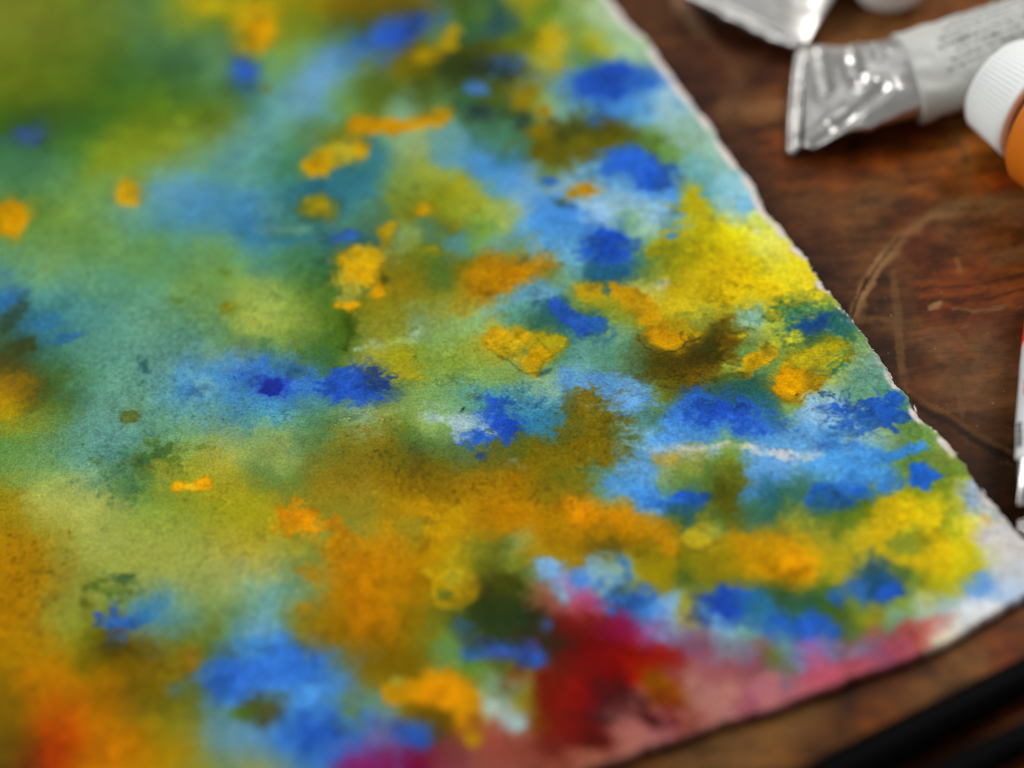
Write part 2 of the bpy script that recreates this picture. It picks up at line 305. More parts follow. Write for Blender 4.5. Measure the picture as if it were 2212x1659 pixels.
110,1170,8c8420 160,1165,a4a850 230,1170,a8a854 310,1170,98a04c 400,1170,98a04c 480,1180,a49c34 530,1180,a4982c 20,1230,a07008 80,1230,a07408 130,1230,8c8030 190,1220,88903c
250,1220,7c8c40 320,1230,98983c 400,1220,949c48 470,1220,a8a050 530,1230,a4a454 20,1290,9c7008 80,1300,a07408 120,1280,8c7c20 160,1270,848c40 340,1260,8c9854 420,1265,90984c
500,1270,889860 540,1265,7ca488 320,1320,3f80a4 355,1310,4884a0 380,1330,648c84 130,1350,808c3c 150,1330,848c3c 180,1370,6c7418 110,1370,888830 20,1350,a07008 80,1370,a0740c
400,1350,60886c 330,1370,6a9484 450,1300,7c9454 480,1340,708c50 520,1330,608858 430,1370,64702c 20,1420,a07c04 80,1420,a87404 150,1400,8c7810 190,1410,6c6c10 230,1400,50440c
210,1420,503c08 290,1410,745808 350,1420,8a6808 380,1400,6c7018 450,1390,5c6814 490,1400,5c7430 530,1370,5c94a8 20,1470,8c6408 30,1485,5c4c10 80,1470,ac7004 140,1460,b07404
200,1450,7c6c08 270,1460,604c08 330,1450,8a6404 400,1450,6c5c08 280,1510,403c14 360,1520,504c10 320,1490,705c08 230,1500,a06c04 20,1530,74600c 70,1530,a06404 130,1540,a8500c
200,1530,b46c04 250,1560,b87404 300,1560,7c6c14 350,1560,807414 400,1550,807c18 380,1500,6c6414 420,1510,4c5c18 15,1590,5c540c 50,1580,7c4c0c 120,1580,a83008 110,1620,a02c08
170,1600,a84c08 220,1600,bc7404 290,1600,bc7804 340,1580,7c7c18 380,1600,987808 70,1640,6c2010 40,1640,5c4010 130,1645,b44408 200,1650,c07404 300,1645,b87404 380,1640,a88408
540,1400,4c90cc 500,1440,2c64bc 470,1480,2c60b8 520,1480,3c78c4 580,1420,3c78c8 560,1440,2c64bc 640,1430,2c68bc 600,1470,3c78c4 660,1440,3c74c0 700,1450,4888c8 740,1470,508ccc
580,1380,4888cc 560,1350,7098a8 440,1480,5c9094 440,1560,5c90b0 480,1600,5c90b4 530,1620,5888b4 620,1530,5090c8 700,1490,4c8ccc 570,1600,4c8ccc 600,1640,4c88b0 560,1652,a88808
450,1640,8c8c24 780,1530,5c8c78 755,1545,6a7c30 820,1540,6494a8 810,1590,6080b8 830,1610,6468a0 790,1650,7c2460 850,1640,781440 580,1130,a4981c 570,1180,ac9c30 600,1210,8c9448
640,1190,9c8c20 690,1190,6c8444 570,1230,a8a454 630,1240,6c9880 600,1280,649490 660,1230,7c8c48 570,1300,6498a0 560,1330,6c98a0 690,1260,748c58 640,1310,5c8c78 720,1210,a8780c
760,1190,b0780a 830,1180,b8800c 780,1240,b07408 850,1230,b07c08 900,1190,b8880c 740,1280,a87408 800,1290,b07004 860,1280,a87408 910,1280,946c08 780,1330,ac7004 830,1350,a86c04
720,1340,94700c 660,1315,a0780c 670,1350,6c6c18 700,1370,8c6808 760,1380,845c04 820,1390,7c5c08 880,1350,7c6408 900,1400,8c6808 750,1410,745c08 800,1430,6c5c0c 860,1430,745c08
780,1470,78640c 720,1430,6c6c1c 800,1120,a4901c 760,1130,7c843c 860,1120,b0880c 920,1120,b8840c 980,1130,b88c0c 950,1160,c0940c 1050,1120,a4740a 1090,1120,b47c08 900,1150,a4901c
880,1145,747c38 940,1200,bc8c08 990,1190,a88c14 1040,1180,7c7c20 1080,1200,646820 1000,1230,8c8418 1060,1270,3c3c14 1090,1310,303c18 1040,1330,283818 1080,1350,2c3c1c 1050,1230,5c5c18
970,1340,5c641c 1000,1360,384420 1100,1250,4a4c14 960,1410,648c5c 930,1390,607828 1000,1450,5c7c2c 1080,1450,5c6c28 1060,1480,6c8858 1100,1475,7c3010 910,1550,504c10 950,1575,544008
900,1530,94700c 840,1540,6c6c20 1060,1530,a0b4ac 1100,1560,9cb8bc 1080,1500,788c68 1050,1590,8c4438 1000,1610,784038 960,1630,843c40 1080,1620,844034 1060,1640,8c4c40 900,1635,741434
1120,1120,b47c08 1180,1130,a87808 1250,1110,cc8408 1320,1120,cc8808 1380,1130,c48408 1430,1160,b47c0a 1220,1160,94700c 1300,1165,80640c 1150,1190,a88410 1200,1210,a07c0c 1360,1170,a07008
1320,1190,5c4c10 1390,1180,6c5c0c 1130,1180,8c9c60 1120,1210,6c7c24 1110,1270,40420f 1150,1250,5c7030 1200,1250,6c8cc4 1240,1260,a888a8 1220,1290,84a4c4 1250,1280,a0688c 1280,1290,a04878
1170,1290,8c5c40 1200,1310,8c4c3c 1260,1310,a84c58 1120,1340,24341c 1160,1380,243420 1200,1400,30281c 1300,1240,80acc8 1260,1250,4c80c8 1330,1240,90b090 1400,1320,3c7cc4 1430,1320,5c90cc
1440,1350,7c98cc 1450,1310,84b0d0 1470,1290,7ca8c8 1420,1370,7c74b0 1400,1380,904078 1380,1350,843c78 1490,1345,a4ac60 1380,1230,8c7c10 1430,1230,94800c 1440,1260,94840c 1400,1200,8c7810
1500,1220,7c7814 1480,1250,506424 1540,1230,7c6c10 1600,1240,787010 1580,1200,988010 1620,1180,c08c0c 1640,1190,c49008 1460,1120,3c5c2c 1490,1118,2a5458 1530,1130,7c7818 1560,1120,4c6824
1600,1120,5c5c14 1640,1120,3c6c5c 1560,1140,8c9c50 1630,1300,2c6c78 1530,1330,5c9cd0 1570,1340,80b4d4 1620,1345,7ca894 1540,1280,6c7420 1480,1380,6c6c98 1530,1370,7c6478 1570,1390,7c8494
1600,1400,70849c 1510,1400,844c64 1640,1390,7c5040 1230,1360,6c1c14 1280,1350,6c1c14 1340,1370,841838 1360,1350,8c1c50 1300,1400,781010 1260,1430,6c1410 1340,1420,8c1010 1400,1420,941c08
1450,1420,8c1c14 1240,1480,80140f 1300,1460,780c0c 1360,1440,981808 1200,1450,6c2410 1180,1500,6c1c0c 1250,1520,741410 1200,1540,641810 1180,1580,641c10 1240,1580,741814 1280,1500,50141a
1270,1590,541410 1300,1600,5c1814 1420,1470,8c4c08 1440,1490,945808 1500,1460,a06c5c 1520,1500,a87060 1560,1520,a87064 1600,1480,a46858 1640,1500,a86468 1620,1530,a45468 1490,1540,9c5c50
1370,1560,a0605c 1430,1560,985058 1340,1600,a4685c 1270,1630,98604c 1400,1590,a46860 1200,1630,844838 1540,1450,985454 1600,1440,884450 1470,1460,7c3c3c 1120,1590,844034 1140,1640,7c4034
1180,1620,642018 1110,1490,7c9c7c 1130,1510,84801c 1150,1560,70440c
1680,1120,2c5c48 1750,1120,3c6440 1800,1120,4c6c28 1720,1135,a09c30 1780,1145,98942c 1850,1140,a09820 1900,1130,b4a020 1960,1115,d4b80c 2030,1120,ccb010 2060,1130,5c8430 2090,1130,c4b81c
2110,1120,d0c860 1680,1170,b8880c 1730,1230,c8960c 1780,1190,a89820 1850,1170,a49c28 1800,1230,b8a018 1840,1220,b09c1c 1900,1180,c0a818 2040,1150,c8a810 2080,1190,c4b818 2090,1230,bcb418
2050,1230,ccb814 1960,1230,c4a814 2060,1260,b4ac18 2020,1270,acac1c 2110,1210,b0b430 1970,1245,4c7438 1870,1270,3868a4 1680,1280,3c4c14 1740,1290,2c5438 1780,1270,3c6424 1700,1310,2c5c5c
1820,1320,4c5c14 1870,1310,7c8818 1900,1330,8c7c14 1960,1290,7c8c20 1950,1320,7ca488 1980,1290,94b088 1930,1345,6c8c68 1830,1350,4c5c1c 1850,1370,5c7048 1980,1365,a84438 1940,1380,8c4044
1900,1370,8c5450 1880,1400,7c6080 1840,1400,8c4454 1790,1390,7470a0 1750,1400,8c5c90 1780,1430,985070 1740,1440,a84c68 1720,1420,7880b0 1690,1430,6c6450 1680,1400,649088 1760,1450,b05464
1720,1500,b06068 1680,1490,ac6864 1680,1520,b0706c 1790,1440,ac5060 1850,1420,94445c 1900,1410,90485c 1950,1400,a84c58 1850,1440,a85460 1960,1390,b4606c 2100,1310,c4ccd4 2080,1340,d4d4d0
2130,1320,dcdcd8 2050,1370,dcd4b8 2110,1260,6c98cc 2140,1270,90b0d4 2170,1230,a8b8c8 2150,1200,c4c898 2190,1200,c6c9cc 2200,1250,bccad8 2160,1150,bcc0c0 2130,1130,c8c488 2145,1145,c8bcbc
2190,1170,c8c0bc 2020,1320,a0b0a0 2050,1300,9cb8c0 2000,1300,b0bca8
''')
# dabs with an edge: x, y, half width, half height, turn, colour, strength, softness, feathering, dark rim
# strokes: [points], half width, colour, strength, softness, feathering
DABS = [
 # far left and top
 (60, 297, 32, 16, 10, '384a94', .85, .6, .3), (12, 468, 50, 34, 25, 'c08a06', 1, .18, .22), (30, 492, 22, 20, 0, 'c08c0a', 1, .25, .2),
 (279, 418, 27, 28, 20, 'c79a0e', 1, .2, .2), (530, 155, 30, 36, 15, '305aac', 1, .35, .2), (580, 196, 14, 10, 0, '7c7c2c', .8, .5, .3),
 (548, 50, 48, 52, 10, 'c09c14', 1, .3, .25), (570, 62, 30, 30, 0, 'cc9208', .9, .5, .2), (470, 12, 60, 18, 0, 'b8a014', .8, .5, .3),
 (850, 72, 78, 34, 26, '2a58b0', 1, .35, .18), (885, 62, 40, 24, 26, '26428e', .8, .6, .2), (790, 98, 46, 20, 15, '3264b4', .7, .6, .3),
 (690, 165, 70, 46, 40, '6496c0', .65, .6, .3), (560, 255, 60, 16, 12, '6096a0', .4, .6, .3),
 ([(905, 118), (945, 116), (968, 95), (982, 66)], 15, 'a68a0e', 1, .45, .25),
 ([(1020, 190), (1045, 198)], 14, '4a7cc0', .95, .5, .3), (1040, 246, 36, 18, 0, '2a3c44', .9, .5, .3), (1095, 130, 20, 12, 0, '3458a0', .8, .5, .3),
 ([(768, 262), (800, 274), (860, 272), (905, 266), (965, 252)], 15, 'c18e0a', 1, .35, .3), ([(775, 272), (840, 276)], 22, 'c08c0a', 1, .35, .2), (962, 252, 20, 15, 0, 'bd900c', 1, .35, .2),
 ([(670, 362), (705, 345), (735, 326), (775, 324)], 20, 'bb960c', 1, .3, .2), (682, 362, 30, 20, 15, 'c4960c', 1, .3, .2), (748, 322, 18, 14, 20, 'a8a43c', .9, .5, .2), (778, 326, 15, 13, 0, 'bc920e', 1, .35, .2),
 (690, 450, 42, 32, 0, '24504e', .7, .4, .2), (688, 446, 34, 24, 0, '8a8012', 1, .25, .15), (706, 456, 16, 14, 0, '967c10', .7, .5, .2),
 (748, 512, 30, 14, 8, '2c5cb0', .95, .4, .3), (835, 495, 22, 14, 35, 'b8960f', 1, .3, .3), (828, 515, 14, 22, 10, 'b4920f', 1, .35, .3),
 (915, 452, 20, 13, 0, 'c89a0c', 1, .3, .3), (985, 487, 7, 6, 0, 'a48c18', .9, .5, .3), (925, 545, 18, 8, 0, '9c8c14', .7, .5, .5),
 # long feathers of teal on the left middle
 ([(530, 515), (600, 520), (690, 510)], 7, '2f7090', .6, .8, .6), ([(560, 500), (640, 497), (720, 485)], 5, '8cb4a4', .3, .9, .9), ([(690, 480), (715, 530), (712, 575)], 12, '2a5a58', .55, .7, .4),
 # yellow dab column in the middle
 (772, 580, 50, 40, 0, 'cfa212', 1, .12, .30, .12), (790, 556, 36, 22, 0, 'cca414', 1, .15, .35), (752, 614, 30, 34, 0, 'a8a23e', .95, .25, .3), (770, 585, 36, 28, 0, 'd6a40f', .9, .4, .3),
 (815, 626, 22, 15, 20, 'd49a0c', 1, .12, .3, .15), (748, 662, 27, 11, 0, 'd49c10', 1, .12, .25, .15), (745, 645, 16, 10, 0, '98983c', .8, .3, .3), (832, 600, 10, 10, 0, '2c4014', .8, .5, .4),
 ([(750, 695), (756, 715), (742, 750)], 12, '34480f', .75, .6, .7), ([(770, 750), (830, 748), (880, 732), (908, 704)], 7, 'a2bc94', .7, .9, .9),
 # orange flare
 ([(1040, 615), (1100, 592), (1165, 568)], 30, 'a8760a', .75, .7, .4), (1120, 585, 60, 24, 22, 'c08208', .85, .6, .3),
 # top right of the sheet
 (1310, 186, 120, 58, -4, '4c8ac8', .75, .55, .15), (1316, 174, 84, 36, 6, '2450aa', 1, .38, .16), (1330, 166, 42, 22, 0, '2348a0', .7, .6, .2), (1392, 182, 24, 13, 0, '2a5cb4', .8, .5, .3),
 (1292, 264, 34, 19, 0, '2a62bc', 1, .3, .25), (1130, 258, 22, 18, 0, '27403c', .9, .45, .3), (1178, 240, 19, 11, 0, 'a47c10', .95, .35, .35), (1165, 278, 28, 11, 10, 'a87c0c', .85, .45, .4),
 (1240, 305, 92, 42, 0, '62580e', .8, .4, .45), (1245, 288, 40, 26, 0, '38401a', .85, .6, .3), (1345, 296, 40, 22, 0, '565410', .8, .5, .4), (1410, 308, 46, 10, 8, '5a7a2c', .8, .5, .5),
 (1195, 395, 20, 10, 0, '2a58a4', .85, .45, .4), (1360, 342, 40, 24, 20, '2a62bc', 1, .25, .35), (1330, 360, 34, 16, 25, '2c60b8', .9, .35, .45), (1408, 380, 50, 38, -10, '2a5ebc', 1, .28, .25), (1415, 382, 26, 22, 0, '2252b0', .8, .6, .2),
 (1222, 442, 24, 12, -20, '344c40', .9, .4, .3), (1234, 448, 12, 7, -30, '3468b0', .9, .5, .3), (1264, 414, 38, 17, 20, 'b07c08', 1, .25, .35), (1245, 428, 24, 12, 0, '9c7c14', .8, .4, .3),
 (1316, 532, 66, 46, 0, '3c74b8', .6, .5, .2), (1315, 530, 56, 38, 4, '2250ac', 1, .25, .14), (1312, 532, 24, 16, 0, '1c4496', .8, .7, .3), (1316, 583, 52, 16, 0, '265a78', .8, .6, .25),
 # yellow field on the right with its feathered left shore
 ([(1492, 412), (1500, 450), (1478, 490), (1440, 525), (1420, 548)], 15, 'aaa014', .9, .35, .9), ([(1500, 420), (1520, 460), (1520, 520)], 24, 'b2a410', .8, .5, .4), (1500, 540, 60, 30, 0, 'a89c14', .8, .6, .5),
 (1450, 515, 12, 7, 15, '4a8cb4', 1, .2, .4, .3), (1460, 470, 34, 22, 30, '4c94d0', .7, .4, .8), (1425, 615, 12, 7, 30, 'ccd4c4', .95, .5, .4), (1412, 622, 20, 6, 28, 'c0c070', .7, .6, .4),
 (1600, 560, 60, 60, 0, 'd2bc10', .5, .7, .4), (1550, 600, 90, 40, 10, 'bca012', .6, .7, .4), (1660, 520, 30, 34, -30, 'dede6c', .7, .6, .4), (1632, 489, 5, 4, 0, 'e8e8dc', .95, .4, .3),
 (1700, 640, 80, 18, 10, 'd8bc10', .6, .6, .6), (1725, 600, 40, 24, 40, 'dcd438', .6, .6, .4),
 # orange smear
 (1285, 632, 38, 20, -15, 'bd930e', .95, .25, .5), (1342, 632, 34, 17, -20, 'c08e0c', .95, .3, .5), (1300, 650, 44, 18, 0, '9e9422', .7, .4, .5), ([(1365, 650), (1390, 675), (1412, 695)], 24, 'c4940e', .95, .35, .3),
 # blue streak
 ([(1190, 655), (1235, 690), (1285, 705)], 30, '2a5c70', .7, .6, .4), ([(1200, 662), (1240, 685), (1262, 710)], 17, '2852ae', 1, .4, .4), ([(1250, 692), (1295, 702)], 16, '2c60b0', .9, .45, .4), ([(1120, 640), (1170, 632), (1205, 625)], 12, '6aa2bc', .7, .6, .5),
 # yellow leaf shaped dab
 (1085, 735, 42, 28, 0, 'c99b10', 1, .08, .35, .18), (1130, 735, 62, 36, -12, 'a8981c', .95, .1, .4, .2), (1195, 742, 32, 18, -10, 'a2961c', 1, .08, .45, .25), (1112, 722, 34, 20, 0, 'c89c10', .9, .3, .4), (1160, 766, 36, 18, 8, 'c49a0e', 1, .08, .4, .2), (1148, 790, 24, 26, 20, 'cb9a0c', 1, .08, .4, .2), (1120, 775, 16, 8, 0, 'c8b838', .8, .4, .4), (1180, 802, 16, 5, 15, '28504c', .8, .4, .4),
 # orange dab over brown
 (1500, 760, 80, 34, 28, '40360f', .8, .35, .5), (1560, 712, 44, 30, 0, '50440e', .7, .5, .5), (1520, 800, 70, 26, 18, '6a520e', .65, .5, .5), (1430, 775, 34, 40, 0, '463e0e', .6, .6, .5),
 (1446, 728, 56, 30, 0, 'a8881a', 1, .07, .30, .22), (1450, 726, 44, 26, 0, 'c8900a', 1, .25, .3), (1478, 706, 30, 12, -15, 'b09418', .9, .15, .4), (1520, 752, 20, 9, 20, '33381a', .8, .5, .5),
 (1602, 723, 16, 7, 8, 'b49e20', 1, .15, .35, .3), (1565, 735, 26, 16, 0, '86680f', .8, .3, .5), (1628, 684, 26, 24, 30, '8eb8a4', .85, .1, .5, .12),
 ([(1660, 762), (1625, 782), (1606, 803)], 17, 'cb9c10', 1, .12, .5), (1570, 800, 24, 14, 0, '98a23a', .8, .15, .5), (1625, 775, 18, 12, 30, 'd4a410', .8, .4, .4), ([(1600, 812), (1560, 812), (1540, 820)], 6, '28381c', .6, .5, .6),
 # plumes in the focus band
 (1275, 905, 50, 52, 0, '6c6012', .8, .3, .9), (1270, 868, 26, 26, 0, '74661a', .85, .25, .9), (1340, 910, 36, 14, 20, '62904c', .0, .3, .9),
 ([(1300, 840), (1350, 860), (1400, 862)], 14, '5c94cc', .8, .4, 1.0), ([(1295, 890), (1345, 880), (1395, 862)], 12, '5e98d0', .85, .3, 1.1), ([(1330, 905), (1370, 890)], 9, '5c98cc', .8, .3, 1.0),
 ([(1335, 930), (1355, 925), (1385, 935)], 9, '68a0c0', .6, .4, 1.2), ([(1330, 955), (1370, 950), (1400, 965)], 10, '5c98c0', .6, .4, 1.2), (1232, 820, 16, 20, 0, '4c84b8', .7, .4, .7), (1260, 830, 30, 10, -20, '5c90bc', .7, .4, .8),
 (1300, 970, 60, 22, 0, '7a620a', .6, .5, .8), (1230, 990, 70, 18, 0, '7e660c', .5, .6, .7),
 # blue with white flame
 (1155, 890, 60, 34, 0, '3880a4', .6, .6, .5), (1072, 905, 40, 36, 0, '2656b8', 1, .3, .6), (1095, 925, 34, 20, 10, '1f48aa', .9, .4, .6), (1060, 885, 26, 18, 20, '2a58b4', .8, .4, .7), ([(1000, 948), (1030, 950), (1070, 945)], 11, '2c60ba', .95, .15, 1.3), ([(1005, 955), (1020, 962)], 6, '244c98', .9, .2, 1.0), (1010, 918, 62, 17, -22, 'a6c4d8', .85, .8, .7), (945, 904, 40, 9, -8, 'b0cad6', .7, .8, .7), (1000, 940, 24, 12, -20, 'a0c2dc', .8, .5, .5),
 (1038, 982, 12, 8, 0, '203c74', .95, .3, .6), (993, 882, 6, 3, 30, '1c3434', .95, .4, .4), (1018, 858, 10, 6, 0, '5c7c3c', .7, .5, .4),
 # blue pair on the left
 (500, 830, 110, 44, 0, '5494bc', .35, .7, .5), (430, 845, 26, 20, 0, '78acb4', .6, .6, .5), (395, 840, 20, 22, 0, '3c7cc0', .6, .5, .8), (590, 800, 60, 30, 0, '3c76c4', .6, .6, .5), (600, 824, 56, 22, 0, '2c54b4', .8, .5, .4), (583, 827, 28, 23, 0, '202f8c', .95, .4, .3), ([(640, 826), (700, 832)], 14, '4280c4', .8, .6, .5),
 (765, 838, 66, 30, 0, '2652b2', 1, .2, .55), (805, 815, 42, 30, -15, '243e74', .9, .35, .55), (740, 820, 22, 22, 30, '2a58b8', .8, .4, .7), (775, 858, 50, 14, 0, '2a5cc0', .8, .4, .5),
 ([(570, 745), (590, 780), (640, 810)], 12, '3c6c34', .4, .7, .8),
 # left edge
 ([(0, 650), (40, 640)], 16, '2c66a8', .8, .6, .5), ([(0, 705), (30, 680), (52, 655)], 16, '34482a', .75, .6, .5), ([(0, 770), (35, 748), (60, 738)], 14, '404018', .75, .6, .5), (140, 733, 34, 13, 15, '2f6898', .75, .6, .5), (100, 692, 46, 18, 20, '32709c', .6, .7, .5), (25, 830, 50, 22, 10, '8a6a14', .5, .7, .6),
 (480, 592, 15, 10, 0, '647a28', .8, .5, .4), (380, 650, 18, 12, -15, '5c7a34', .75, .5, .4), (418, 635, 10, 6, 20, '64803a', .7, .5, .4), (490, 665, 21, 13, 0, '6e7a20', .85, .45, .4), (490, 664, 8, 5, 0, '8a7c1c', .7, .6, .4),
 (279, 897, 20, 14, 8, '5e6c2a', .9, .2, .15, .15), (310, 785, 8, 12, 20, '2c5860', .75, .4, .8), (313, 775, 6, 7, 0, '2c5860', .6, .4, .8), (330, 992, 40, 26, 25, '5e6c22', .7, .4, .8), (330, 978, 24, 12, 30, '3c5c34', .6, .4, .9), (290, 1050, 40, 22, 0, '4a7442', .55, .5, 1.0), (430, 964, 13, 8, 0, '6c8030', .8, .4, .4), (206, 995, 10, 6, 0, '5c7c40', .7, .5, .4),
 ([(330, 1005), (365, 1030), (340, 1062)], 9, 'a09a34', .6, .4, 1.1),
 # gold bar
 (386, 1052, 15, 12, 0, 'e2a40e', 1, .08, .3, .18), (413, 1054, 22, 9, 0, 'dcb022', 1, .08, .25, .15), (440, 1047, 18, 14, 0, 'e2a210', 1, .08, .3, .18), (455, 1070, 12, 6, 0, 'b49c20', .7, .5, .5),
 # white tide line
 ([(1398, 972), (1440, 966), (1500, 972), (1550, 960), (1572, 952)], 7.5, 'd0ccc0', .8, 1.0, .6), ([(1610, 958), (1650, 976), (1700, 986), (1768, 984)], 7.5, 'd2ccc2', .8, 1.0, .6), ([(1560, 958), (1612, 960)], 7, 'a8b484', .5, 1.0, .6), ([(1410, 988), (1450, 985)], 9, 'b89428', .7, .6, .6),
 # blue masses right of centre
 (1540, 905, 90, 34, -6, '3c78c4', .6, .6, .5), (1545, 893, 62, 24, 5, '2450b4', .95, .3, .7), (1585, 880, 40, 20, 0, '1f3e9c', .8, .5, .7), (1522, 884, 20, 9, 0, '2c5460', .8, .5, .6), (1605, 905, 40, 22, -20, '2856b4', .8, .4, .7), (1460, 945, 70, 16, 12, '5898d0', .6, .6, .5), (1590, 838, 80, 16, 5, '2c5848', .6, .6, .4),
 ([(1330, 1005), (1400, 1012)], 6, '64a0d0', .7, .7, .6), ([(1330, 1045), (1375, 1062), (1425, 1085)], 18, '4c92d4', .8, .5, .6), (1485, 1080, 46, 18, -4, '2456b4', 1, .3, .4), (1440, 1085, 30, 12, 0, '3474c4', .8, .5, .5), (1480, 1100, 44, 12, 0, '2a5468', .8, .5, .4), (1575, 1060, 26, 44, 0, '525414', .6, .6, .5),
 # right shore
 (1670, 682, 26, 14, 8, 'aaa022', 1, .1, .3, .4), (1760, 700, 76, 34, 6, '255f5c', .85, .5, .45), (1765, 700, 58, 22, 8, '1d4a84', .95, .45, .4), (1778, 696, 28, 12, 0, '1a4086', .7, .6, .5), (1760, 742, 40, 16, 10, '2a5644', .85, .4, .5), ([(1690, 668), (1740, 672), (1790, 660)], 7, '3a8454', .6, .5, 1.0), ([(1825, 690), (1838, 720), (1842, 755)], 6, '34785c', .45, .5, .8),
 (1764, 786, 90, 46, 32, 'aaa01a', 1, .06, .16, .2), (1735, 770, 40, 24, 20, 'bda41a', .7, .5, .4), (1712, 828, 48, 32, 20, 'd3980a', 1, .12, .2, .14), (1775, 824, 26, 12, 40, 'c9960e', .95, .15, .3, .2), (1700, 830, 28, 20, 0, 'dc9c08', .7, .5, .3), (1718, 850, 4, 3, 0, '4c3c08', .8, .4, .4), (1745, 742, 42, 12, 12, '2c5540', .6, .5, .4),
 # fractal blue islands
 ([(1780, 845), (1800, 855), (1806, 880), (1840, 884)], 8, '2a5cae', .95, .12, 1.3), ([(1800, 870), (1850, 880), (1905, 868), (1925, 868)], 14, '2a60bc', 1, .12, 1.1), (1895, 897, 52, 26, 10, '2458b8', 1, .12, .8), ([(1920, 900), (1955, 905)], 13, '2660c0', 1, .15, .8), (1860, 900, 26, 20, 0, '3068bc', .8, .3, .9), ([(1815, 940), (1850, 936), (1880, 925)], 8, '3c74ac', .75, .3, 1.2), ([(1785, 972), (1820, 965), (1855, 962)], 7, '3a70b0', .75, .3, 1.2),
 (1880, 990, 56, 20, 12, '4a92d6', .9, .25, .5), (1965, 972, 44, 14, 22, '3e86d0', 1, .2, .5), (1925, 985, 36, 15, 20, '4088d0', .9, .3, .5), (1990, 1024, 32, 22, 0, '2662c4', 1, .12, .5), (2012, 1028, 26, 8, 0, '2864c0', 1, .15, .6), (1998, 1042, 14, 16, 0, '2864c4', 1, .15, .5), (1810, 1062, 66, 26, 14, '2662c0', 1, .2, .4), (1800, 1080, 44, 16, 0, '2258b0', .7, .5, .4), (1900, 1050, 24, 24, 0, '3c80bc', .7, .4, 1.0), (1850, 1040, 50, 14, 0, '4a90cc', .6, .5, .7), (1770, 1095, 20, 16, 0, '346870', .6, .6, .4),
 # bottom left
 (210, 1275, 26, 12, 0, '465a1c', .7, .4, .8), (262, 1250, 22, 9, -10, '2c5038', .75, .4, .9), (245, 1278, 34, 15, 0, '425618', .7, .5, .7), (185, 1312, 14, 18, 0, '505012', .65, .5, .6), (204, 1336, 9, 14, 20, '3058a8', .9, .3, .6), (240, 1322, 9, 16, 0, '30569c', .8, .4, .7), (252, 1352, 26, 9, 0, '4c8cd4', .95, .3, .8), (272, 1340, 16, 12, 0, '3c70bc', .85, .4, .8), (298, 1340, 15, 26, -15, '2c5c9c', .8, .4, .8), (262, 1380, 22, 14, 0, '345c98', .7, .5, .8), (250, 1366, 14, 8, 0, '503c30', .6, .5, .7), (320, 1318, 36, 20, 20, '4080a8', .6, .6, .6), (410, 1425, 22, 22, 10, '9c6c0a', .7, .6, .4), (265, 1405, 50, 14, 0, '4c400e', .6, .6, .7),
 # bottom: big blues
 (580, 1440, 140, 46, 8, '3c78c8', .6, .35, .3), (545, 1398, 40, 34, 0, '4c92d0', .6, .6, .3), (478, 1480, 38, 40, 30, '2c62bc', .8, .35, .3), (530, 1455, 60, 24, 30, '346cc0', .6, .6, .4), (640, 1440, 40, 20, 0, '2a64bc', .6, .7, .4), (560, 1528, 58, 24, 20, '4c4c12', .9, .4, .25), (585, 1545, 36, 22, 30, '4e440e', .9, .4, .25), (510, 1543, 40, 16, 0, '4a661e', .7, .5, .3), (690, 1582, 106, 72, 10, '3a78c4', .8, .28, .2), (690, 1592, 78, 44, 10, '2a5eb6', .8, .6, .25), (690, 1588, 44, 26, 0, '2450a6', .7, .7, .3), (755, 1545, 16, 12, 0, '748424', .7, .6, .3), (890, 1590, 48, 26, -6, '2a5ab0', 1, .35, .2), (905, 1580, 26, 16, 0, '3062bc', .6, .6, .2), (820, 1600, 30, 36, 20, '6c70b0', .6, .7, .3),
 # orange heart
 (648, 1124, 44, 26, 10, 'd88a0a', .95, .25, .8), (672, 1122, 20, 18, 0, 'ea940a', .8, .4, .6), (615, 1112, 24, 20, 0, 'c07c0a', .8, .4, .9), ([(722, 1120), (735, 1140), (728, 1170)], 15, 'b87c0c', .9, .3, .9), ([(740, 1150), (770, 1165)], 10, 'b8800e', .9, .3, .9), (725, 1200, 22, 12, 0, 'b0780c', .8, .3, .9), (810, 1250, 100, 72, 0, 'b27808', .65, .3, .4), (830, 1180, 70, 18, 0, 'b8840c', .7, .4, .6), (790, 1330, 60, 44, -40, 'b47204', .6, .6, .4), (660, 1310, 22, 14, 0, 'a87c0c', .7, .4, .5), (700, 1365, 44, 20, -10, 'a07408', .6, .5, .4),
 (984, 1270, 48, 47, 0, 'b28e0e', 1, .12, .12, -.12), (965, 1288, 15, 13, 0, '6a7628', .9, .5, .3), (985, 1243, 24, 16, 0, '9a9428', .7, .6, .3), (928, 1240, 14, 10, 0, 'c09e12', .9, .4, .4), (1015, 1275, 18, 26, 0, 'c0900c', .6, .6, .3),
 (1075, 1330, 70, 60, 0, '2c3818', .55, .6, .3), (1000, 1362, 20, 14, 0, '34608c', .8, .6, .7), ([(1015, 1418), (1060, 1406), (1120, 1415), (1155, 1420)], 17, '2c60bc', 1, .35, .25), (1012, 1418, 22, 10, 0, '4c88c8', .8, .5, .3), (1148, 1424, 30, 24, 0, '2c60bc', 1, .25, .15), (1180, 1352, 11, 11, 0, '3060a0', .9, .5, .3),
